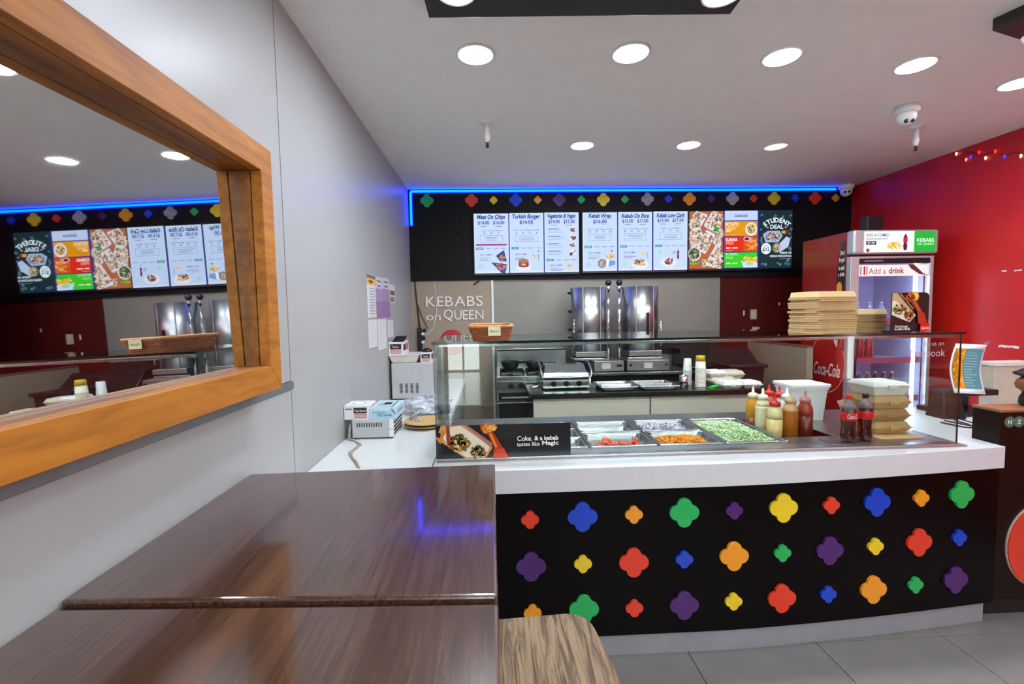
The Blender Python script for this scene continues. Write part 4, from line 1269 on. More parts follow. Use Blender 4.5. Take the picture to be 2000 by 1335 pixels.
# cola bottles on a flat tray
COLA = mat('cola_brown', '#1d0806', .1, var=.1, coat=1)
PET = mat('pet_clear', '#8f8f95', .08, var=.05, coat=1, alpha=.55)
LABR = mat('label_red', '#d8141c', .35, var=.03)
ty = MB().box(1.59, 1.86, 2.035, 2.16, .8562, .861).build('steel_plate', STEELB, None, bevel=.001)
tag(ty, 'flat steel plate under the two cola bottles at the glass', 'plate')
def cola(label, px, Y, cap, text=None, k=1.0):
    p = at(px, 820, Y=Y)
    t = thing('cola_bottle', label, 'bottle', (p.x, Y, .8612), 0, 'cola bottles at the glass')
    pr = [(.024, 0), (.031, .008), (.033, .03), (.030, .05), (.028, .075), (.0325, .105), (.0335, .14), (.031, .158)]
    MB().lathe([(a, b * k) for a, b in pr], n=28).build('cola', COLA, t, world=False)
    MB().lathe([(.031, .158 * k), (.026, .175 * k), (.017, .192 * k), (.0125, .2 * k), (.0125, .205 * k)], n=24).build('shoulder', PET, t, world=False)
    MB().lathe([(.0137, .203 * k), (.0137, .222 * k), (.012, .224 * k)], n=20).build('cap', cap, t, world=False)
    MB().lathe([(.0335, .104 * k), (.0342, .106 * k), (.0348, .14 * k), (.0335, .142 * k)], n=28).build('label_band', LABR, t, world=False)
    if text:
        V, F = text_geo(text, .015, .3)
        xs_ = [a for a, b in V]; sc = .058 / (max(xs_) - min(xs_))
        vv = []
        for a, b in V:
            an = -math.pi / 2 + (a * sc) / .0352
            vv.append((.0355 * math.cos(an), .0355 * math.sin(an), .124 * k + b * .03))
        MB().add(vv, F).build('label_lettering', PLWHITE, t, world=False)
    return t
cola('cola bottle with red cap and red white-lettered label', 1657, 2.09, mat('cap_red', '#e2382a', .35), 'Coca-Cola')
cola('cola bottle with black cap and plain red label', 1689, 2.105, PLBLACK, None, 1.0)

# kraft bowl with sachets, pump bottle, yellow cup
p = at(1664, 820, Y=2.42)
kb = thing('kraft_bowl', 'brown kraft paper bowl of wrapped sachets behind the cola bottles', 'bowl', (p.x, 2.42, .8565))
MB().lathe([(.045, 0), (.058, .10), (.062, .105), (.056, .104), (.05, .06), (1e-6, .055)], n=28).build('bowl', KRAFT, kb, world=False)
for k, (x, y, c, a) in enumerate(((-.02, 0, '#e9c6b4', .5), (.0, -.02, '#d83a24', -.1), (.03, .01, '#cbbda0', -.6), (.02, .03, '#e6ded0', .3), (-.03, .02, '#e2b0a0', -.4))):
    o = MB().box(-.016, .016, -.004, .004, 0, .05).build('sachet', mat('sachet' + c, c, .4), kb, world=False, bevel=.002)
    o.location = (x, y, .08); o.rotation_euler = (.3 * a, a, a)
p = at(1704, 800, Y=2.5)
ps = thing('pump_bottle', 'clear white pump dispenser bottle behind the yellow cup', 'bottle', (p.x, 2.5, .8565))
MB().lathe([(.03, 0), (.032, .01), (.032, .10), (.026, .12), (.012, .13), (.012, .14)], n=20).build('bottle', mat('pump_clear', '#c9d0d6', .2, alpha=.8), ps, world=False)
MB().lathe([(.014, .138), (.014, .155), (.005, .157), (.005, .185)], n=16).build('collar', PLWHITE, ps, world=False)
MB().box(-.03, .012, -.008, .008, .183, .195).build('spout', PLWHITE, ps, world=False, bevel=.003)
p = at(1723, 815, Y=2.36)
yc = thing('paper_cup', 'yellow and white paper cup holding white plastic spoons', 'cup', (p.x, 2.36, .8565))
def cr(z): return .042 + .014 * z / .125
MB().lathe([(.042, 0), (cr(.075), .075)], n=32).build('cup_lower', mat('cup_yellow', '#f2c60a', .4, var=.04), yc, world=False)
MB().lathe([(cr(.075), .075), (cr(.125), .125), (cr(.125) + .002, .128), (cr(.12) - .003, .125), (.042, .03)], n=32).build('cup_upper', PLWHITE, yc, world=False)
def band(r_off, z0, z1, a0, a1, m_, nm):
    n = 12; v = []
    for i in range(n + 1):
        a = R(a0 + (a1 - a0) * i / n)
        for z in (z0, z1): v.append(((cr(z) + r_off) * math.cos(a), (cr(z) + r_off) * math.sin(a), z))
    MB().add(v, [(2 * i, 2 * i + 2, 2 * i + 3, 2 * i + 1) for i in range(n)]).build(nm, m_, yc, world=False)
band(.0006, .058, .092, -100, -20, mat('cup_orange', '#f08a1c', .4), 'cup_print'); band(.0009, .05, .063, -85, -20, mat('cup_redprint', '#c8321c', .4), 'cup_print')
for k in range(7): band(.0007, .004, .011 + .005 * (k % 2), -150 + k * 19, -141 + k * 19, mat('cup_orange', '#f08a1c', .4), 'cup_print')
for k, (x, a) in enumerate(((-.02, -.28), (.022, .5))):
    o = MB().box(-.006, .006, -.0015, .0015, 0, .15).build('spoon_handle', PLWHITE, yc, world=False, bevel=.002)
    o.location = (x * .6, .0, .015); o.rotation_euler = (0, a * .55, 0)
# kraft clamshells and white clamshell
def clam(name, label, cx, cy, z, w, d, h, m_, rz=0, group='kraft clamshell boxes at the right of the glass', hl=None):
    t = thing(name, label, 'food box', (cx, cy, z), rz, group)
    hl = hl or h * .5
    MB().taper(0, 0, 0, h - hl, w * .78, d * .78, w * .97, d * .97).build('base', m_, t, world=False, bevel=.003)
    MB().box(-w / 2, w / 2, -d / 2, d / 2, h - hl, h - hl + .004).build('rim', m_, t, world=False, bevel=.001)
    MB().taper(0, 0, h - hl + .004, h, w * .96, d * .96, w * .8, d * .8).build('lid', m_, t, world=False, bevel=.004)
    MB().box(-w * .12, w * .12, -d / 2 - .006, -d / 2 + .002, h - hl - .006, h - hl + .01).build('tab', m_, t, world=False, bevel=.001)
    return t
bx, by = 2.015, 2.30
z0_ = .8568
tag(MB().box(1.86, 2.08, 2.11, 2.36, z0_, z0_ + .004).build('kraft_sheet', KRAFT), 'flat kraft board sheet under the stack of takeaway boxes', 'board')
bx, by, bd = 1.985, 2.27, .19
clam('kraft_box', 'lowest brown kraft takeaway box of the stack at the right of the glass', bx, by, z0_ + .0045, .20, bd, .062, KRAFT, .03)
clam('kraft_box', 'second brown kraft takeaway box from the bottom of the stack', bx - .008, by, z0_ + .067, .205, bd, .062, KRAFTD, -.02)
clam('kraft_box', 'top brown kraft takeaway box under the white one', bx - .004, by, z0_ + .1295, .205, bd, .066, KRAFT, .02)
wc = clam('clamshell_box', 'white foam-like takeaway box on top of the kraft box stack', bx - .006, by, z0_ + .196, .20, .18, .068, BAGASSE, .0, 'white takeaway boxes', .022)
P = PR((0, -.0915, .05), (1, 0, 0), (0, 0, 1))
P.text('Turkish Chicken', .02, .0, .012, '#6a6f74', .004, .2, width=.1)
o = P.build('handwriting', M_PRINT); o.parent = wc; o.location = (0, -.001, 0)

# ---------------------------------------------------------------- on the glass shelf
ZS = GZ1 + .0105
wk = thing('wicker_basket', 'oblong brown wicker basket with a paper tag on the glass shelf', 'basket', (-.005, 2.22, ZS))
bw = (.085, .20); 
def ringp(k, z, ph=0):
    p = rrect(0, 0, .078 + .014 * k, .19 + .016 * k, .03, 6)
    return p
mb = MB()
for j in range(7):
    k = j / 6
    z = .006 + .050 * k
    p = rrect(0, 0, .078 + .016 * k, .185 + .018 * k, .035, 5)
    L = len(p); pts = []
    seq = []
    for i in range(L):
        a, b = p[i], p[(i + 1) % L]
        dist = math.hypot(a[0] - b[0], a[1] - b[1]); m_ = max(1, int(dist / .014))
        for q in range(m_): seq.append((a[0] + (b[0] - a[0]) * q / m_, a[1] + (b[1] - a[1]) * q / m_))
    for i, (a, b) in enumerate(seq):
        s_ = 1 + (.022 if (i + j) % 2 else -.022)
        pts.append((a * s_, b * (1 + (s_ - 1) * .4), z + .0015 * math.sin(i)))
    pts.append(pts[0])
    mb.tube(pts, .0045, 6)
mb.build('weave', WICKER, wk, world=False)
MB().prism(rrect(0, 0, .078, .185, .035, 5), 'z', 0, .005).build('bottom', WICKER, wk, world=False)
rp = rrect(0, 0, .097, .206, .04, 6)
MB().tube([(a, b, .062) for a, b in rp] + [(rp[0][0], rp[0][1], .062)], .0065, 8).build('rim', WICKERL, wk, world=False)
MB().box(-.012, .042, -.2155, -.2135, .022, .062).build('tag_card', mat('tag_cream', '#e8e2b8', .6), wk, world=False)
P = PR((-.012, -.2157, .022), (1, 0, 0), (0, 0, 1))
P.text('Flavour', .027, .02, .016, '#4a4a3a', .006, .2, width=.04)
o = P.build('tag_writing', M_PRINT); o.parent = wk
ORD = ['first', 'second', 'third', 'fourth', 'fifth', 'sixth', 'seventh', 'eighth', 'ninth', 'tenth', 'eleventh', 'twelfth', 'thirteenth', 'fourteenth', 'fifteenth', 'sixteenth']
def stack(label_fn, poly, z0, n, t_, group, top=None):
    cx = sum(a for a, b in poly) / len(poly); cy = sum(b for a, b in poly) / len(poly)
    loc = [(a - cx, b - cy) for a, b in poly]
    me = None
    for k in range(n):
        if me is None:
            o = MB().prism(loc, 'z', 0, t_ * .9).build('flat_carton', KRAFT if n > 9 else KRAFTD, None); me = o.data
            o.location = (0, 0, 0)
            base_off = Vector(((min(a for a, b in loc) + max(a for a, b in loc)) / 2, (min(b for a, b in loc) + max(b for a, b in loc)) / 2, 0))
        else:
            o = bpy.data.objects.new('flat_carton', me); col.objects.link(o)
        o.location = Vector((cx + random.uniform(-.007, .007), cy + random.uniform(-.006, .006), z0 + k * t_)) + base_off
        o.rotation_euler = (0, 0, random.uniform(-.03, .03))
        tag(o, label_fn(k), 'carton', group)
    if top:
        q = [(cx + a * top[0], cy + b * top[0]) for a, b in loc]
        n_ = len(poly); z1 = z0 + n * t_
        v = [(cx + a, cy + b, z1 + .0003) for a, b in loc] + [(a, b, z1 + top[1]) for a, b in q]
        f = [tuple(range(n_))[::-1], tuple(range(n_, 2 * n_))] + [(i, (i + 1) % n_, n_ + (i + 1) % n_, n_ + i) for i in range(n_)]
        o = MB().add(v, f).build('flat_carton', mat('kraft_board_light', '#cdb07c', .75, var=.06, scale=40))
        tag(o, label_fn(-1), 'carton', group)
stack(lambda k: 'topmost sloping kraft carton of the tall stack on the glass shelf' if k < 0 else ORD[k] + ' flat kraft carton from the bottom of the tall stack on the glass shelf',
      [(1.515, 2.075), (1.715, 2.10), (1.735, 2.33), (1.56, 2.36), (1.468, 2.22), (1.473, 2.12)], ZS, 16, .0105, 'kraft cartons in the tall stack', (.93, .027))
stack(lambda k: 'topmost kraft carton of the low stack beside the cola poster' if k < 0 else ORD[k] + ' flat kraft carton from the bottom of the low stack beside the poster',
      [(1.765, 2.16), (1.925, 2.165), (1.925, 2.34), (1.765, 2.34)], ZS + .0, 8, .0103, 'kraft cartons in the low stack', (.94, .025))
# cola poster card on the shelf
pc = thing('advert_card', 'upright advert card with food and a cola bottle on the glass shelf', 'sign', (1.925, 2.05, ZS))
CW, CH = .182, .182
out = [(0, 0), (CW, 0), (CW, CH * .9), (CW * .97, CH * .97), (CW * .88, CH), (.004, CH)]
off = Vector((1.838, 2.05, ZS))
MB().prism([(a + off.x, b + off.z) for a, b in out], 'y', 2.05, 2.054).build('card', mat('card_black', '#1d1a1a', .4), pc)
MB().box(1.86, 1.99, 2.054, 2.12, ZS, ZS + .006).build('easel_foot', PLBLACK, pc)
P = PR((1.838, 2.05, ZS), (1, 0, 0), (0, 0, 1))
P.poly([(0.001, .0), (CW - .001, .0), (CW - .001, CH * .9), (CW * .97, CH * .965), (CW * .88, CH * .995), (.004, CH * .995)], '#231d1c')
P.poly([(.004, CH * .99), (.03, CH * .99), (.12, CH * .42), (.095, CH * .27), (.004, CH * .45)], '#c9a878')
P.poly([(.004, CH * .78), (.02, CH * .8), (.118, CH * .42), (.09, CH * .25), (.004, CH * .44)], '#e4dcc8')
P.scatter(.036, CH * .58, .03, .022, ['#b9b06a', '#7f8f3a', '#d9c79a', '#a8743a', '#4a4a20', '#e6d6b0'], 80, .009)
P.scatter(.085, CH * .44, .02, .02, ['#a83a1c', '#c9643a', '#5f7f2c', '#e0a080', '#7a2a18'], 60, .008)
P.poly([(.03, CH * .99), (.04, CH * .99), (.105, CH * .6), (.1, CH * .56)], '#a86a58')
P.ell(.105, CH * .9, .022, .024, '#e8a830'); P.ell(.105, CH * .9, .016, .017, '#f4c860'); P.scatter(.085, CH * .86, .02, .022, ['#b0562c', '#8a3a20', '#c97a48'], 26, .012)
P.poly([(.078, CH * .82), (.112, CH * .8), (.15, CH * .45), (.165, CH * .28), (.125, CH * .2), (.12, CH * .5)], '#8a3a20'); P.poly([(.095, CH * .8), (.105, CH * .8), (.14, CH * .48), (.128, CH * .5)], '#c8622c')
P.poly([(.118, CH * .55), (.152, CH * .48), (.168, CH * .22), (.125, CH * .22)], '#b8341f')
P.text("Don't forget", .045, CH * .14, .016, '#f0ece6', .01, width=.06); P.text('to add a drink', .05, CH * .085, .016, '#f0ece6', .018, width=.075)
P.rect(.135, .002, CW - .004, CH * .22, '#d8201c'); P.text('Coca-Cola', .157, CH * .1, .018, '#f4ecea', .01, .25, width=.036)
P.build('card_print', M_PRINTG, pc)

# ================================================================ kitchen bench behind the counter
kbn = thing('kitchen_bench', 'low kitchen bench with dark steel top and beige drawer fronts behind the counter', 'bench', (1.15, 3.55, 0))
MB().box(.265, 2.04, 3.33, 3.795, .862, .90).build('bench_top', BENCHD, kbn, bevel=.003)
MB().box(.29, 2.02, 3.37, 3.795, .08, .862).build('body', DARKM, kbn)
MB().box(.295, 1.163, 3.352, 3.37, .60, .858).build('drawer_front', mat('laminate_pale', '#d0c8b4', .4, var=.04, scale=60), kbn, bevel=.002)
MB().box(1.173, 2.015, 3.352, 3.37, .60, .858).build('drawer_front', mat('laminate_pale', '#d0c8b4', .4, var=.04, scale=60), kbn, bevel=.002)
MB().box(.32, 1.99, 3.4, 3.78, 0, .08).build('plinth', DARKM, kbn)
es = thing('equipment_shelf', 'stainless shelf against the back wall carrying the two doner grills', 'shelf', (1.3, 4.25, 0))
MB().box(.82, 1.78, 3.98, 4.58, .932, .957).build('shelf_top', STEEL, es, bevel=.002)
MB().box(.84, 1.76, 4.02, 4.56, .5, .932).build('cabinet', DARKM, es)
for x in (.85, 1.75):
    for y in (4.0, 4.55): MB().cyl((x, y, 0), .018, .93, 12).build('leg', STEEL, es)
# ---- doner grills
def doner(label, cx, base_x0, base_x1, pole_x, side):
    t = thing('doner_grill', label, 'doner grill', (cx, 4.25, .957), 0, 'doner grills on the steel shelf')
    MB().box(base_x0, base_x1, 4.03, 4.5, .967, 1.055).build('base_box', STEELB, t, bevel=.003)
    MB().box(base_x0 + .01, base_x1 - .01, 4.05, 4.48, .957, .967).build('foot', PLBLACK, t)
    xm = base_x0 + (base_x1 - base_x0) * (.4 if side < 0 else .5)
    MB().prism(rrect(xm, 1.01, .04, .025, .012, 4), 'y', 4.0275, 4.03).build('rating_label', mat('label_pink', '#c9b6b8', .5), t)
    for x in (base_x0 + .03 if side > 0 else base_x1 - .05, base_x1 - .03):
        MB().lathe([(.012, 0), (.012, -.012), (.006, -.014)], (x, 4.03, 1.015), 12, 'y').build('knob', PLBLACK, t)
    MB().box(cx - .16, cx + .16, 4.12, 4.42, 1.055, 1.075).build('drip_tray', STEEL, t, bevel=.004)
    MB().box(cx - .15, cx + .15, 4.1, 4.45, 1.09, 1.135).build('burner_housing', STEELB, t, bevel=.004)
    # rolled steel shield: three quarters of a drum, open at the back
    n = 30; v = []
    for i in range(n + 1):
        a = R(-225 + 270 * i / n)
        for r_ in (.165, .162):
            for z in (1.135, 1.715): v.append((cx + r_ * math.cos(a), 4.27 + r_ * math.sin(a), z))
    f = []
    for i in range(n):
        a = i * 4; b = a + 4
        f += [(a, b, b + 1, a + 1), (a + 2, a + 3, b + 3, b + 2), (a + 1, b + 1, b + 3, a + 3), (a, a + 2, b + 2, b)]
    f += [(0, 1, 3, 2), (n * 4, n * 4 + 2, n * 4 + 3, n * 4 + 1)]
    MB().add(v, f, True).build('drum_shield', mat('drum_steel', '#b4b4b6', .3, 1, var=.05, scale=10, stretch=(1, 1, .1)), t)
    for a in (-118, -62):
        x, y = cx + .168 * math.cos(R(a)), 4.27 + .168 * math.sin(R(a))
        MB().box(x - .003, x + .003, y - .002, y + .003, 1.14, 1.72).build('shield_hinge', STEELB, t)
    for z in (1.67, 1.5, 1.33):
        MB().lathe([(.012, 0), (.014, -.012 * 1), (.006, -.03)], (cx + side * .165, 4.27, z), 10, 'x').build('clamp_knob', PLBLACK, t)
    MB().tube([(cx + side * .135, 4.175, 1.36), (cx + side * .158, 4.15, 1.36)], .004, 6).tube([(cx + side * .158, 4.15, 1.43), (cx + side * .158, 4.15, 1.17)], .006, 8).build('side_handle', CHROME, t)
    # spit pole with ball knob
    MB().cyl((pole_x, 4.06, 1.075), .0155, .64, 16).build('pole', CHROME, t)
    MB().lathe([(.021, 0), (.023, .012), (.021, .03), (.016, .034)], (pole_x, 4.06, 1.685), 16).build('pole_collar', CHROME, t)
    MB().ball((pole_x, 4.06, 1.747), .028, 18).lathe([(.014, 0), (.012, .012)], (pole_x, 4.06, 1.715), 12).build('ball_knob', PLBLACK, t)
    return t
doner('left doner grill with polished drum shield on the steel shelf', .90, .90, 1.165, 1.035, -1)
doner('right doner grill with polished drum shield on the steel shelf', 1.385, 1.195, 1.575, 1.133, 1)
MB_slot = MB().prism(rrect(1.405, 1.37, .010, .11, .0095, 4), 'y', 4.096, 4.0995).build('slot_plate', DARKM)
MB_slot.parent = bpy.data.objects['doner_grill.001']; MB_slot.location = Vector(MB_slot.location) - bpy.data.objects['doner_grill.001'].location

# ---- cooking range
sv = thing('cooking_range', 'stainless gas range with black knobs and a back guard behind the counter', 'stove', (.37, 4.15, 0))
MB().box(.032, .715, 3.86, 4.45, .1, .93).build('body', STEELB, sv, bevel=.003)
MB().box(.032, .715, 3.84, 4.45, .93, .965).build('hob', STEEL, sv, bevel=.004)
MB().box(.04, .715, 4.45, 4.54, .93, 1.15).build('back_guard', STEEL, sv, bevel=.004)
MB().box(.05, .705, 4.448, 4.46, 1.128, 1.142).build('guard_slot', PLBLACK, sv)
MB().box(.032, .715, 3.838, 3.86, .855, .925).build('control_panel', STEEL, sv, bevel=.002)
for x in (.15, .235, .36, .47):
    MB().lathe([(.024, 0), (.023, -.018), (.018, -.022)], (x, 3.838, .89), 18, 'y').build('knob', PLBLACK, sv)
MB().box(.045, .705, 3.84, 3.86, .2, .83).build('oven_door', PLBLACK, sv, bevel=.003)
MB().tube([(.07, 3.81, .79), (.6, 3.81, .79)], .011, 10).build('oven_handle', CHROME, sv)
MB().box(.035, .7, 3.82, 3.86, .745, .765).build('door_trim', STEEL, sv)
for k, x in enumerate((.17, .40)):
    mb = MB()
    for a in range(3):
        mb.tube([(x - .1, 3.98 + a * .1, .985), (x + .1, 3.98 + a * .1, .985)], .007, 6).tube([(x - .1 + a * .1, 3.96, .985), (x - .1 + a * .1, 4.2, .985)], .007, 6)
    for a in (-.1, .1):
        for b in (3.97, 4.19): mb.box(x + a - .006, x + a + .006, b - .006, b + .006, .965, .985)
    mb.build('pan_support', CAST, sv)
def pot(label, cx, cy, r, h, hx):
    t = thing('frying_pan', label, 'pan', (cx, cy, .9925), 0, 'pans on the range')
    MB().lathe([(r * .45, 0), (r * .8, h * .35), (r, h), (r * 1.02, h + .003), (r * .97, h), (r * .75, h * .4), (1e-6, .006)], (cx, cy, .9925), 28).build('bowl', CAST, t)
    MB().tube([(cx + hx * r * .95, cy - .03, .9925 + h * .9), (cx + hx * (r + .06), cy - .05, .9925 + h * 1.0), (cx + hx * (r + .10), cy - .06, .9925 + h * 1.05)], .010, 8).build('handle', CAST, t)
    return t
pot('round black wok on the left burner of the range', .155, 4.05, .085, .075, 1)
pot('black frying pan on the second burner of the range', .37, 4.05, .08, .06, 1)
# ---- contact grill
cg = thing('contact_grill', 'stainless contact grill press with three dials on the dark bench', 'contact grill', (.56, 3.62, .90))
for x in (.41, .715):
    for y in (3.52, 3.72): MB().cyl((x, y, .9), .015, .014, 12).build('foot', PLBLACK, cg)
MB().box(.382, .745, 3.5, 3.76, .912, .978).build('base', CHROME, cg, bevel=.004)
P = PR((.382, 3.4995, .912), (1, 0, 0), (0, 0, 1))
P.line(.03, .03, .06, .03, .003, '#5a5a5a'); P.line(.11, .03, .13, .03, .003, '#5a5a5a'); P.line(.2, .03, .23, .03, .003, '#5a5a5a')
P.build('dial_marks', M_PRINT, cg)
MB().box(.39, .737, 3.52, 3.76, .978, 1.0).build('lower_plate', CAST, cg)
MB().hexa([(.385, 3.505), (.742, 3.505), (.742, 3.75), (.385, 3.75)], 1.002, [(.392, 3.52), (.735, 3.52), (.735, 3.74), (.392, 3.74)], 1.028).build('upper_plate', STEEL, cg, bevel=.003)
MB().hexa([(.397, 3.525), (.73, 3.525), (.73, 3.73), (.397, 3.73)], 1.028, [(.41, 3.6), (.718, 3.6), (.718, 3.72), (.41, 3.72)], 1.085).build('lid', CHROME, cg, bevel=.004)
MB().tube([(.372, 3.70, 1.1), (.368, 3.58, 1.085), (.37, 3.49, 1.03), (.378, 3.47, 1.0), (.56, 3.468, .998), (.75, 3.47, 1.0), (.758, 3.49, 1.03), (.76, 3.58, 1.085), (.756, 3.70, 1.1)], .008, 8).build('lift_handle', STEEL, cg)
for x, m_ in ((.465, DARKM), (.563, PLBLACK), (.662, DARKM)):
    MB().lathe([(.022, 0), (.021, -.012), (.017, -.016)], (x, 3.5, .946), 18, 'y').build('dial', m_, cg)
MB().tube([(.38, 3.53, .95), (.33, 3.45, .935), (.28, 3.43, .93)], .012, 8).build('grease_spout', STEEL, cg)
# ---- steel trays on the bench
for k, (x0, x1, y0, y1) in enumerate(((.80, 1.085, 3.36, 3.50), (.80, 1.085, 3.51, 3.66), (1.10, 1.40, 3.36, 3.50), (1.10, 1.40, 3.51, 3.66))):
    pan(('front left', 'rear left', 'front right', 'rear right')[k] + ' shallow steel tray on the dark kitchen bench', x0, x1, y0, y1, .032 + .002, .9345, 'steel trays on the kitchen bench', 'steel_tray', .02, .004)
cn = MB().lathe([(.033, 0), (.034, .095), (.031, .095), (.030, .005), (1e-6, .004)], (1.475, 3.48, .9005), 24).build('steel_canister', CHROME)
tag(cn, 'small shiny steel canister beside the cup stacks on the bench', 'canister')
# ---- paper cup stacks
def cups(label, cx, cy, z1, r, n, m_, pr_=None):
    """tower of nested paper cups, mouths down"""
    z0 = .9005; ch = .10
    st_ = (z1 - z0 - ch) / (n - 1)
    me = None
    for k in range(n):
        if me is None:
            o = MB().lathe([(r, 0), (r, .005), (r * .97, .006), (r * .80, ch), (1e-6, ch + .0005)], (0, 0, 0), 24).build('paper_cup', m_, None); me = o.data
        else:
            o = bpy.data.objects.new('paper_cup', me); col.objects.link(o)
        if k == n - 1 and pr_:
            bd = MB().lathe([(r * .895, ch * .58), (r * .815, ch * .99), (r * .79, ch + .001), (1e-6, ch + .0012)], (0, 0, 0), 24).build('printed_band', pr_, o, world=False)
        o.location = (cx, cy, z0 + k * st_); o.rotation_euler = (0, 0, k * .4)
        tag(o, ORD[k] + ' ' + label if k < n - 1 else label.replace('from the bottom', 'topmost'), 'cup', 'nested paper cup towers')
cups('white paper cup from the bottom of the shorter tower', 1.555, 3.60, 1.11, .034, 9, mat('cup_plain', '#d9d6d0', .6, var=.06))
cups('patterned paper cup from the bottom of the taller yellow-topped tower', 1.615, 3.50, 1.14, .04, 10, mat('cup_paper', '#e2dac8', .6, var=.12, scale=160), mat('cup_top_yellow', '#e8bd2c', .5))
# ---- green marker and clamshells
gm = thing('green_marker', 'bright green plastic handled tool lying on the dark bench', 'marker', (1.66, 3.39, .9005))
MB().tube([(1.64, 3.38, .913), (1.70, 3.385, .922)], .012, 10).build('grip', mat('green_plastic', '#14b83a', .35), gm)
MB().box(1.625, 1.665, 3.37, 3.4, .9005, .914).build('head', mat('green_plastic', '#14b83a', .35), gm, bevel=.003)
clam('clamshell_box', 'white takeaway box at the front of the bench, left one of two', 1.80, 3.43, .9005, .155, .16, .05, BAGASSE, 0, 'white takeaway boxes on the bench')
clam('clamshell_box', 'white takeaway box at the front of the bench, right one of two', 1.955, 3.43, .9005, .15, .16, .05, BAGASSE, 0, 'white takeaway boxes on the bench')
clam('clamshell_box', 'lower cream takeaway box behind the white ones on the bench', 1.83, 3.65, .9005, .22, .18, .055, BAGASSEC, .1, 'cream takeaway boxes on the bench')
clam('clamshell_box', 'cream takeaway box on the right of the pile on the bench', 1.985, 3.74, .9305, .17, .16, .06, BAGASSEC, -.1, 'cream takeaway boxes on the bench', .03)
clam('clamshell_box', 'upper white takeaway box on the cream one beside the cup towers', 1.79, 3.65, .957, .15, .15, .05, BAGASSE, .1, 'cream takeaway boxes on the bench')
bs = MB().box(1.90, 2.03, 3.66, 3.82, .9005, .93).build('bagasse_tray', BAGASSEC, None, bevel=.004)
tag(bs, 'flat cream tray under the right takeaway box on the bench', 'tray')
# ---- black crate and dark sink unit behind
cr_ = thing('black_crate', 'black plastic crate standing behind the takeaway boxes', 'crate', (2.22, 4.1, 0))
MB().hexa([(2.07, 3.9), (2.33, 3.9), (2.33, 4.18), (2.07, 4.18)], .55, [(2.06, 3.88), (2.36, 3.88), (2.36, 4.2), (2.06, 4.2)], .99).build('body', PLBLACK, cr_, bevel=.006)
MB().box(2.04, 2.38, 3.86, 4.22, .985, 1.015).build('rim', PLBLACK, cr_, bevel=.006)
MB().box(2.08, 2.34, 3.92, 4.16, 0, .55).build('stand', DARKM, cr_)
dk = thing('steel_hood', 'dark steel sloping cover against the back wall right of the doner grills', 'cover', (2.05, 4.4, 0))
MB().hexa([(1.82, 4.25), (2.55, 4.25), (2.55, 4.59), (1.82, 4.59)], .95, [(1.82, 4.4), (2.5, 4.4), (2.5, 4.59), (1.82, 4.59)], 1.12).build('sloping_cover', BENCHD, dk, bevel=.004)
MB().box(1.82, 2.55, 4.28, 4.59, 0, .95).build('cabinet', DARKM, dk)
MB().box(1.58, 2.32, 4.585, 4.61, 1.06, 1.19).build('splash_plate', BENCHD, dk)

# ---- stone coloured partition beside the fridge
pt2 = thing('low_partition', 'waist-high stone-coloured partition running from the back wall to the fridge', 'partition', (2.63, 4.15, 0))
MB().box(2.605, 2.66, 3.70, 4.59, 0, 1.17).build('panel', OLIVE, pt2, bevel=.002)
MB().box(2.60, 2.665, 3.695, 4.59, 1.17, 1.18).build('cap_strip', mat('strip_brown', '#5f4a3c', .5), pt2)
# small switches on the dark red panel
for k, (x0, x1, y0, y1, lb) in enumerate(((1465.5, 1478, 604, 623, 'cream light switch plate on the dark red back wall'), (1469, 1483, 638, 645, 'small cream socket low on the dark red back wall'))):
    a, b = at(x0, y0, Y=4.6), at(x1, y1, Y=4.6)
    s_ = thing('switch_plate', lb, 'switch', ((a.x + b.x) / 2, 4.605, b.z))
    MB().box(a.x, b.x, 4.597, 4.605, b.z, a.z).build('plate', mat('plate_cream', '#a8957c', .5), s_, bevel=.003)
    MB().box(a.x + .02, b.x - .02, 4.593, 4.597, b.z + .01, a.z - .01).build('rocker', mat('plate_cream2', '#b9a78c', .5), s_, bevel=.002)
for px, py, h_ in ((1453, 611, .05), (1522, 593, .03)):
    a = at(px, py, Y=4.604)
    MB().box(a.x - .006, a.x + .006, 4.6035, 4.605, a.z - h_ / 2, a.z + h_ / 2).build('tape_mark', PAPER, wb)

# ================================================================ drinks fridge
FX0, FX1, FYF, FYB = 2.80, 3.475, 3.50, 4.06
fr = thing('drinks_fridge', 'tall glass-door drinks fridge with red side and lit header sign', 'fridge', ((FX0 + FX1) / 2, 3.8, 0))
FRED = mat('fridge_red', '#8c1310', .35, var=.04, coat=.25)
MB().box(FX0, FX0 + .03, FYF + .05, FYB, .05, 2.085).build('side_wall', FRED, fr, bevel=.004)
MB().box(FX1 - .03, FX1, FYF + .05, FYB, .05, 2.085).build('side_wall', FRED, fr, bevel=.004)
MB().box(FX0 + .03, FX1 - .03, FYB - .03, FYB, .05, 2.085).build('rear_wall', mat('fridge_liner', '#a4a8c8', .4), fr)
MB().box(FX0 + .0305, FX0 + .034, FYF + .05, FYB - .03, .3, 1.87).box(FX1 - .034, FX1 - .0305, FYF + .05, FYB - .03, .3, 1.87).box(FX0 + .034, FX1 - .034, FYF + .05, FYB - .03, 1.865, 1.87).build('liner', mat('fridge_liner_pale', '#b4b8d0', .4), fr)
MB().box(FX0 + .03, FX1 - .03, FYF + .05, FYB - .03, 1.87, 2.085).build('top_box', FRED, fr)
MB().box(FX0 + .03, FX1 - .03, FYF + .05, FYB - .03, .05, .3).build('plinth', PLBLACK, fr)
hd = MB().box(FX0 - .005, FX1 + .005, FYF - .03, FYF + .05, 1.903, 2.088).build('header', SILVER, fr, bevel=.018, seg=4)
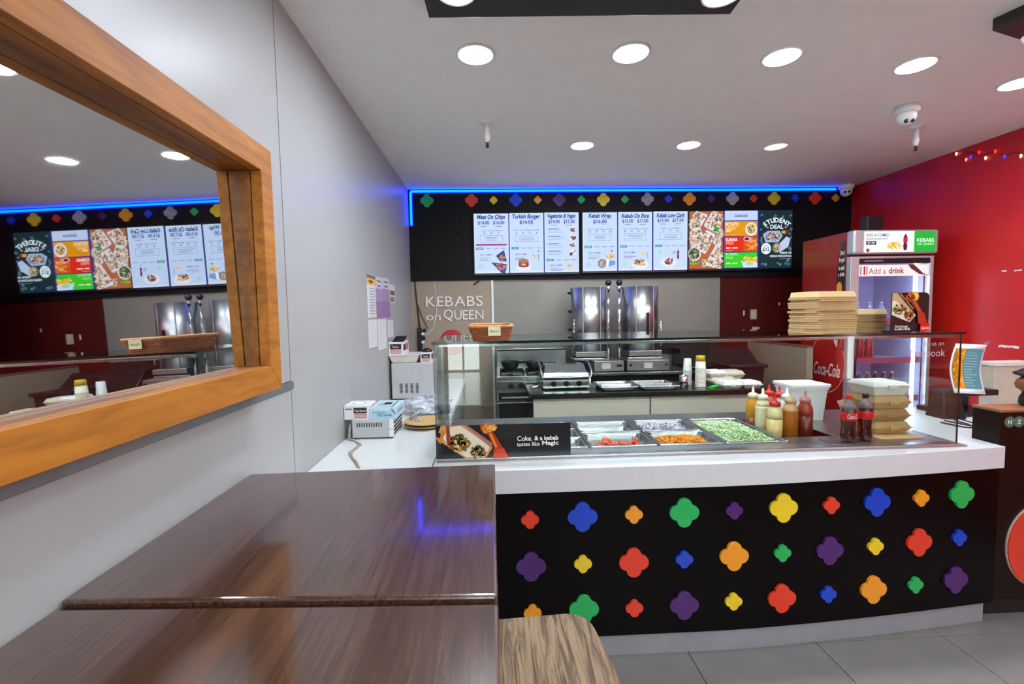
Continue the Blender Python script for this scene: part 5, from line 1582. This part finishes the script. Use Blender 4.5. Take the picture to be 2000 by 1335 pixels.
P = PR((FX0 + .075, FYF - .0305, 1.915), (1, 0, 0), (0, 0, 1))
HW, HH = .575, .16
P.rect(0, 0, HW, HH, '#eef1f6')
P.rect(HW * .70, 0, HW, HH, '#1fae38')
P.text('ADD A COMBO', HW * .19, HH * .82, .032, '#3a3a40', .008, width=HW * .32); P.rect(HW * .03, HH * .62, HW * .33, HH * .655, '#77777c')
P.rect(HW * .03, HH * .36, HW * .17, HH * .54, '#1c2440'); P.text('$7.00', HW * .1, HH * .45, .024, '#f0f0f4', .01, width=HW * .1)
P.ell(HW * .055, HH * .1, .014, .014, '#b8202a')
for i in range(26):
    g_ = random.uniform(.1, 2.9); P.line(HW * .42 + random.uniform(-.03, .04), HH * .2, HW * .42 + .06 * math.cos(g_), HH * .2 + .045 * math.sin(g_), .010, random.choice(['#f2c766', '#e6a83c', '#f7dc9a', '#d9963a'])); P.k -= 1
P.k += 2
P.ell(HW * .42, HH * .2, .055, .018, '#f6efe0')
P.scatter(HW * .42, HH * .28, .05, .02, ['#f2c766', '#e6a83c', '#f7dc9a'], 20, .02, 3)
P.poly([(HW * .55, HH * .08), (HW * .59, HH * .08), (HW * .6, HH * .3), (HW * .585, HH * .45), (HW * .6, HH * .68), (HW * .575, HH * .86), (HW * .565, HH * .86), (HW * .54, HH * .68), (HW * .55, HH * .45), (HW * .54, HH * .3)], '#5a1430')
P.rect(HW * .54, HH * .45, HW * .6, HH * .7, '#c81e3c')
P.text('KEBABS', HW * .85, HH * .56, .040, '#eafbe8', .014, width=HW * .24); P.text('ON QUEEN', HW * .85, HH * .36, .020, '#d8f6d4', .012, width=HW * .23)
P.build('header_print', M_LITPRINT, hd)
# door: silver frame, glass, black top bar and printed strip
dr = MB().box(FX0, FX0 + .07, FYF, FYF + .045, .3, 1.888).box(FX1 - .028, FX1, FYF, FYF + .045, .3, 1.888).box(FX0 + .07, FX1 - .028, FYF, FYF + .045, 1.83, 1.888).box(FX0 + .07, FX1 - .028, FYF, FYF + .045, .3, .36).build('door_frame', SILVER, fr, bevel=.003)
MB().box(FX0 + .07, FX1 - .028, FYF + .012, FYF + .018, .36, 1.83).build('door_glass', GLASSF, dr)
MB().box(FX0 + .068, FX1 - .03, FYF - .002, FYF + .004, 1.832, 1.872).build('brand_bar', PLBLACK, dr)
P = PR((FX0 + .07, FYF + .0118, 1.735), (1, 0, 0), (0, 0, 1))
DW, DH = FX1 - .028 - FX0 - .07, .088
P.rect(0, 0, DW, DH, '#e6dfe0')
P.text('Add a', DW * .27, DH * .45, .062, '#a04048', .004, width=DW * .24); P.text('drink', DW * .54, DH * .47, .062, '#b0202c', .026, width=DW * .22)
for k, x in enumerate((.03, .075, .115)):
    P.rect(DW * x, DH * .12, DW * x + .008 + .006 * (k == 1), DH * .88, '#b0202c')
P.poly([(DW * .70, DH), (DW * .78, DH), (DW * .92, DH * .2), (DW, 0), (DW * .86, DH * .15), (DW * .74, DH * .65)], '#6a2222')
P.build('door_strip_print', M_LITPRINT, dr)
P = PR((FX0 + .09, FYF - .0021, 1.838), (1, 0, 0), (0, 0, 1))
P.rect(.02, .010, .17, .018, '#8f8888')
P.build('bar_print', M_PRINT, dr)
MB().tube([(FX0 + .035, FYF - .03, .9), (FX0 + .035, FYF - .03, 1.25)], .008, 8).build('door_handle', PLBLACK, dr)
SHELF = mat('fridge_shelf', '#c9cfe0', .3, .2)
for z in (1.375, 1.06, .75):
    MB().box(FX0 + .032, FX1 - .032, FYF + .06, FYB - .035, z, z + .010).build('shelf', SHELF, fr)
    MB().box(FX0 + .032, FX1 - .032, FYF + .055, FYF + .06, z - .018, z + .028).build('shelf_front', mat('shelf_strip', '#c2607a', .4), fr)
FL = mat('fridge_led', '#ffffff', .3, emit='#cfd8ff', estr=14)
MB().box(FX1 - .105, FX1 - .078, FYF + .052, FYF + .062, .36, 1.83).build('light_tube', FL, fr)
MB().box(FX0 + .034, FX0 + .044, FYF + .052, FYF + .062, .36, 1.83).build('light_tube', mat('fridge_led_soft', '#ffffff', .3, emit='#cfd8ff', estr=3), fr)
# stickers on the red side
S = PR((FX0 - .0006, FYB, .05), (0, -1, 0), (0, 0, 1))
S.ring(.33, .98, .20, .006, '#d9a09a', 40, .245)
S.ell(.33, .98, .193, .237, '#a81c18', 40)
S.text('Coca-Cola', .33, .93, .15, '#efe2dc', .016, .3, width=.30)
S.build('side_print', M_PRINTG, fr)
S = PR((FX0 - .0008, FYB, 1.15), (0, -1, 0), (0, 0, 1))
S.poly([(.40, 0), (.505, 0), (.505, .87), (.46, .87), (.43, .7), (.41, .45)], '#1d1716')
S.text("Don't", .475, .78, .05, '#f0ece6', .012, width=.05); S.text('forget', .47, .72, .05, '#f0ece6', .012, width=.06); S.text('to add', .468, .66, .05, '#f0ece6', .018, width=.06); S.text('a drink', .468, .61, .05, '#f0ece6', .018, width=.065)
S.ell(.45, .5, .03, .05, '#e0902a'); S.poly([(.44, .48), (.49, .44), (.503, .26), (.47, .22)], '#8a3a20'); S.poly([(.405, .25), (.43, .36), (.47, .2), (.44, .02), (.41, .06)], '#e0d6c0')
S.scatter(.435, .17, .02, .09, ['#7f8f3a', '#a84a2a', '#d9c79a', '#4a4a20'], 40, .014); S.poly([(.47, .02), (.503, .02), (.503, .2), (.48, .2)], '#b8341f')
S.build('side_poster', M_PRINTG, fr)
# drinks inside
def drink(label, x, y, z, h, r, body, capm, band=True, group='bottles in the fridge'):
    t = thing('drink_bottle', label, 'bottle', (x, y, z), 0, group)
    MB().lathe([(r * .9, 0), (r, .008), (r, h * .6), (r * .85, h * .7), (r * .4, h * .85), (r * .38, h * .93)], n=14).build('bottle', body, t, world=False)
    MB().lathe([(r * .42, h * .92), (r * .42, h), (r * .3, h * 1.005)], n=10).build('cap', capm, t, world=False)
    if band: MB().lathe([(r * 1.01, h * .3), (r * 1.02, h * .31), (r * 1.02, h * .55), (r * 1.01, h * .56)], n=14).build('label_band', LABR, t, world=False)
    return t
CAPB = mat('cap_white', '#d8d8d8', .4)
k_ = 0
for i in range(7):
    drink(ORD[i] + ' dark cola bottle from the left on the low fridge shelf', 2.885 + i * .07, 3.66, .7605, .20, .029, COLA, CAPB, True, 'cola bottles on the low fridge shelf')
CANR = mat('bottle_red_drink', '#a01c1c', .2, coat=.5)
for i in range(3):
    drink(ORD[i] + ' red drink bottle from the left on the middle fridge shelf', 2.95 + i * .075, 3.66, 1.0705, .20, .032, CANR, CAPB, False, 'red bottles on the middle fridge shelf')
CLB = mat('bottle_clear_blue', '#9fb0cf', .12, coat=.8, alpha=.6)
for i in range(4):
    drink(ORD[i] + ' clear bottle from the left on the top fridge shelf', 2.93 + i * .10, 3.70, 1.3855, .15, .03, CLB, CAPB, False, 'clear bottles on the top fridge shelf')
spk = thing('speaker', 'black box speaker standing on top of the drinks fridge', 'speaker', (3.14, 3.78, 2.0855))
MB().box(3.075, 3.215, 3.68, 3.765, 2.0855, 2.235).build('cabinet', mat('speaker_black', '#1a1d20', .5), spk, bevel=.012, seg=3)
MB().box(3.085, 3.205, 3.676, 3.68, 2.1, 2.225).build('grille', PLBLACK, spk)

# ================================================================ till area on the right
us = thing('till_upstand', 'dark brown upstand wall with tan top at the right end of the counter', 'counter upstand', (2.95, 2.07, 0))
UPB = mat('upstand_brown', '#1c110c', .35, var=.2, scale=6, spec=.2)
MB().box(2.34, 3.62, 2.003, 2.128, .10, 1.0).build('body', UPB, us, bevel=.003)
MB().box(2.338, 3.625, 2.0, 2.132, 1.0, 1.012).build('top_cap', mat('upstand_tan', '#8a6040', .35, var=.1, coat=.2), us, bevel=.002)
MB().box(2.36, 3.62, 2.05, 2.12, 0, .10).build('plinth', mat('plinth_black', '#1b1817', .6), us)
def ringprism(cx, cz, rx, rz_, w, y0, y1, n=48):
    v, f = [], []
    for i in range(n):
        a = 2 * math.pi * i / n
        for k in (1, 0):
            for y in (y0, y1):
                v.append((cx + (rx - (0 if k else w)) * math.cos(a), y, cz + (rz_ - (0 if k else w * .85)) * math.sin(a)))
    for i in range(n):
        a, b = i * 4, ((i + 1) % n) * 4
        f += [(a, b, b + 1, a + 1), (a + 2, a + 3, b + 3, b + 2), (a, a + 2, b + 2, b), (a + 1, b + 1, b + 3, a + 3)]
    return MB().add(v, f, False)
ringprism(2.565, .362, .168, .200, .085, 1.990, 2.003).build('raised_letter', mat('letter_red', '#d8402a', .35, var=.04), us)
ringprism(2.565, .362, .172, .204, .006, 1.996, 2.003).build('letter_outline', mat('letter_outline_pale', '#c9b0a4', .4), us)
stn = mat('sticker_green', '#4a6a5a', .5, var=.3, scale=60)
for k, x in enumerate((2.385, 2.43)):
    o = MB().lathe([(.026, 0), (.026, -.0012)], (x, 2.0028 - .0004 * k, .955), 24, 'y').build('round_sticker', stn, us)
P = PR((2.36, 2.0012, .93), (1, 0, 0), (0, 0, 1))
P.text('N', .025, .025, .026, '#d9e0d8', .03); P.text('Z', .07, .025, .026, '#d9e0d8', .03)
P.build('sticker_lettering', M_PRINT, us)
tc = thing('till_counter', 'white till counter behind the dark upstand', 'counter', (2.9, 2.5, 0))
MB().box(2.34, 3.62, 2.135, 2.85, .80, .84).build('counter_top', COUNTERW, tc, bevel=.002)
MB().box(2.36, 3.6, 2.14, 2.82, 0, .80).build('cabinet', GLOSSBLK, tc)
tl = thing('till', 'black till base under the fries leaflet display', 'till', (2.78, 2.62, .8405))
MB().box(2.70, 3.0, 2.56, 2.80, .8405, .87).build('foot', PLBLACK, tl, bevel=.004)
MB().box(2.80, 2.90, 2.66, 2.76, .87, .97).build('neck', PLBLACK, tl, bevel=.004)
MB().box(2.70, 3.02, 2.60, 2.70, .955, .99).build('screen_base', PLBLACK, tl, bevel=.004)
MB().hexa([(2.60, 2.52), (2.72, 2.50), (2.72, 2.62), (2.60, 2.64)], .8405, [(2.63, 2.56), (2.72, 2.55), (2.72, 2.62), (2.63, 2.63)], 1.0).build('terminal', PLBLACK, tl, bevel=.006)
# curved leaflet
lf = thing('menu_leaflet', 'curved white-bordered leaflet showing golden fries and a teal price list', 'leaflet', (2.78, 2.52, .985))
a0, a1 = at(1884, 673, Y=2.52), at(1875, 772, Y=2.52)
LW, LH, LZ = .215, .285, .99
def leaf(u, v, off=0):
    x = 2.672 + .19 * u + .03 * max(0, v - .4) ** 1.5 * 2 - .012 * math.sin(math.pi * v)
    y = 2.535 + .008 * math.sin(math.pi * v) + .03 * v - off
    return (x, y, LZ + LH * v - .012 * u)
MB().grid(leaf, 2, 14).build('sheet', mat('leaflet_white', '#eef0f2', .4), lf, solid=.0015)
V, F, C = [], [], []
def patch(u0, u1, v0, v1, c, off, n=12):
    b = len(V)
    for j in range(n + 1):
        for u in (u0, u1): V.append(Vector(leaf(u, v0 + (v1 - v0) * j / n, off)))
    for j in range(n): F.append((b + 2 * j, b + 2 * j + 1, b + 2 * j + 3, b + 2 * j + 2)); C.append(lin(c))
patch(.05, .42, .1, .91, '#d9871c', .002); patch(.40, .94, .1, .91, '#4a8a92', .0022)
for i in range(60):
    u, v = random.uniform(.06, .34), random.uniform(.11, .85)
    patch(u, u + random.uniform(.02, .05), v, min(.905, v + random.uniform(.04, .11)), random.choice(['#f0a830', '#e89018', '#f8c458', '#b9660c', '#c97410']), .0024 + .0001 * (i % 5), 1)
for i in range(13):
    v = .16 + i * .055
    patch(.44, .44 + random.uniform(.2, .42), v, v + .008, '#b4d4d8', .0026, 1)
pr_o = PR((0, 0, 0), (1, 0, 0), (0, 0, 1)); pr_o.V, pr_o.F, pr_o.C = V, F, C
pr_o.build('leaflet_print', M_PRINTG, lf)
MB().hexa([(2.90, 2.63), (3.02, 2.72), (3.02, 2.724), (2.90, 2.634)], 1.21, [(2.925, 2.60), (3.0, 2.64), (3.0, 2.644), (2.925, 2.604)], 1.275).build('folded_flap', mat('leaflet_grey', '#9a8f90', .5), lf)
bxx = thing('grey_carton', 'beige-grey box standing on the till counter near the red wall', 'box', (3.28, 2.78, .8405))
MB().box(3.16, 3.42, 2.75, 2.84, .8405, 1.11).build('carton', mat('carton_stone', '#b3a794', .6), bxx, bevel=.004)
MB().box(3.155, 3.425, 2.745, 2.845, 1.11, 1.135).build('carton_lid', mat('carton_pale', '#cfc8be', .6), bxx, bevel=.003)
# black cables by the till
for k in range(2):
    tag(MB().tube([(2.62 + k * .02, 2.48, .8455 + .009 * k), (2.60 + k * .02, 2.38, .8455 + .009 * k), (2.56 + k * .02, 2.30, .8455 + .009 * k), (2.52 + k * .02, 2.33, .8455 + .009 * k), (2.50 + k * .02, 2.44, .8455 + .009 * k)], .004, 6).build('till_cable', PLBLACK), ('left' if k == 0 else 'right') + ' black cable looping below the leaflet display', 'cable')
# ornament at the frame edge: black top over a brown rounded body
og = thing('dark_ornament', 'dark brown and black rounded ornament cut off by the right edge above the upstand', 'ornament', (2.53, 2.07, 1.0122))
MB().lathe([(.034, 0), (.042, .012), (.04, .04), (.03, .062), (.033, .07)], (2.565, 2.07, 1.0122), 20).build('lower_body', PLBLACK, og)
MB().lathe([(.033, .07), (.052, .085), (.057, .105), (.05, .125), (.032, .14)], (2.565, 2.07, 1.0122), 20).build('brown_body', mat('ornament_brown', '#7a4524', .5, var=.25), og)
MB().lathe([(.032, .138), (.062, .15), (.066, .158), (.045, .17), (.02, .185), (1e-6, .188)], (2.565, 2.07, 1.0122), 20).build('black_top', PLBLACK, og)
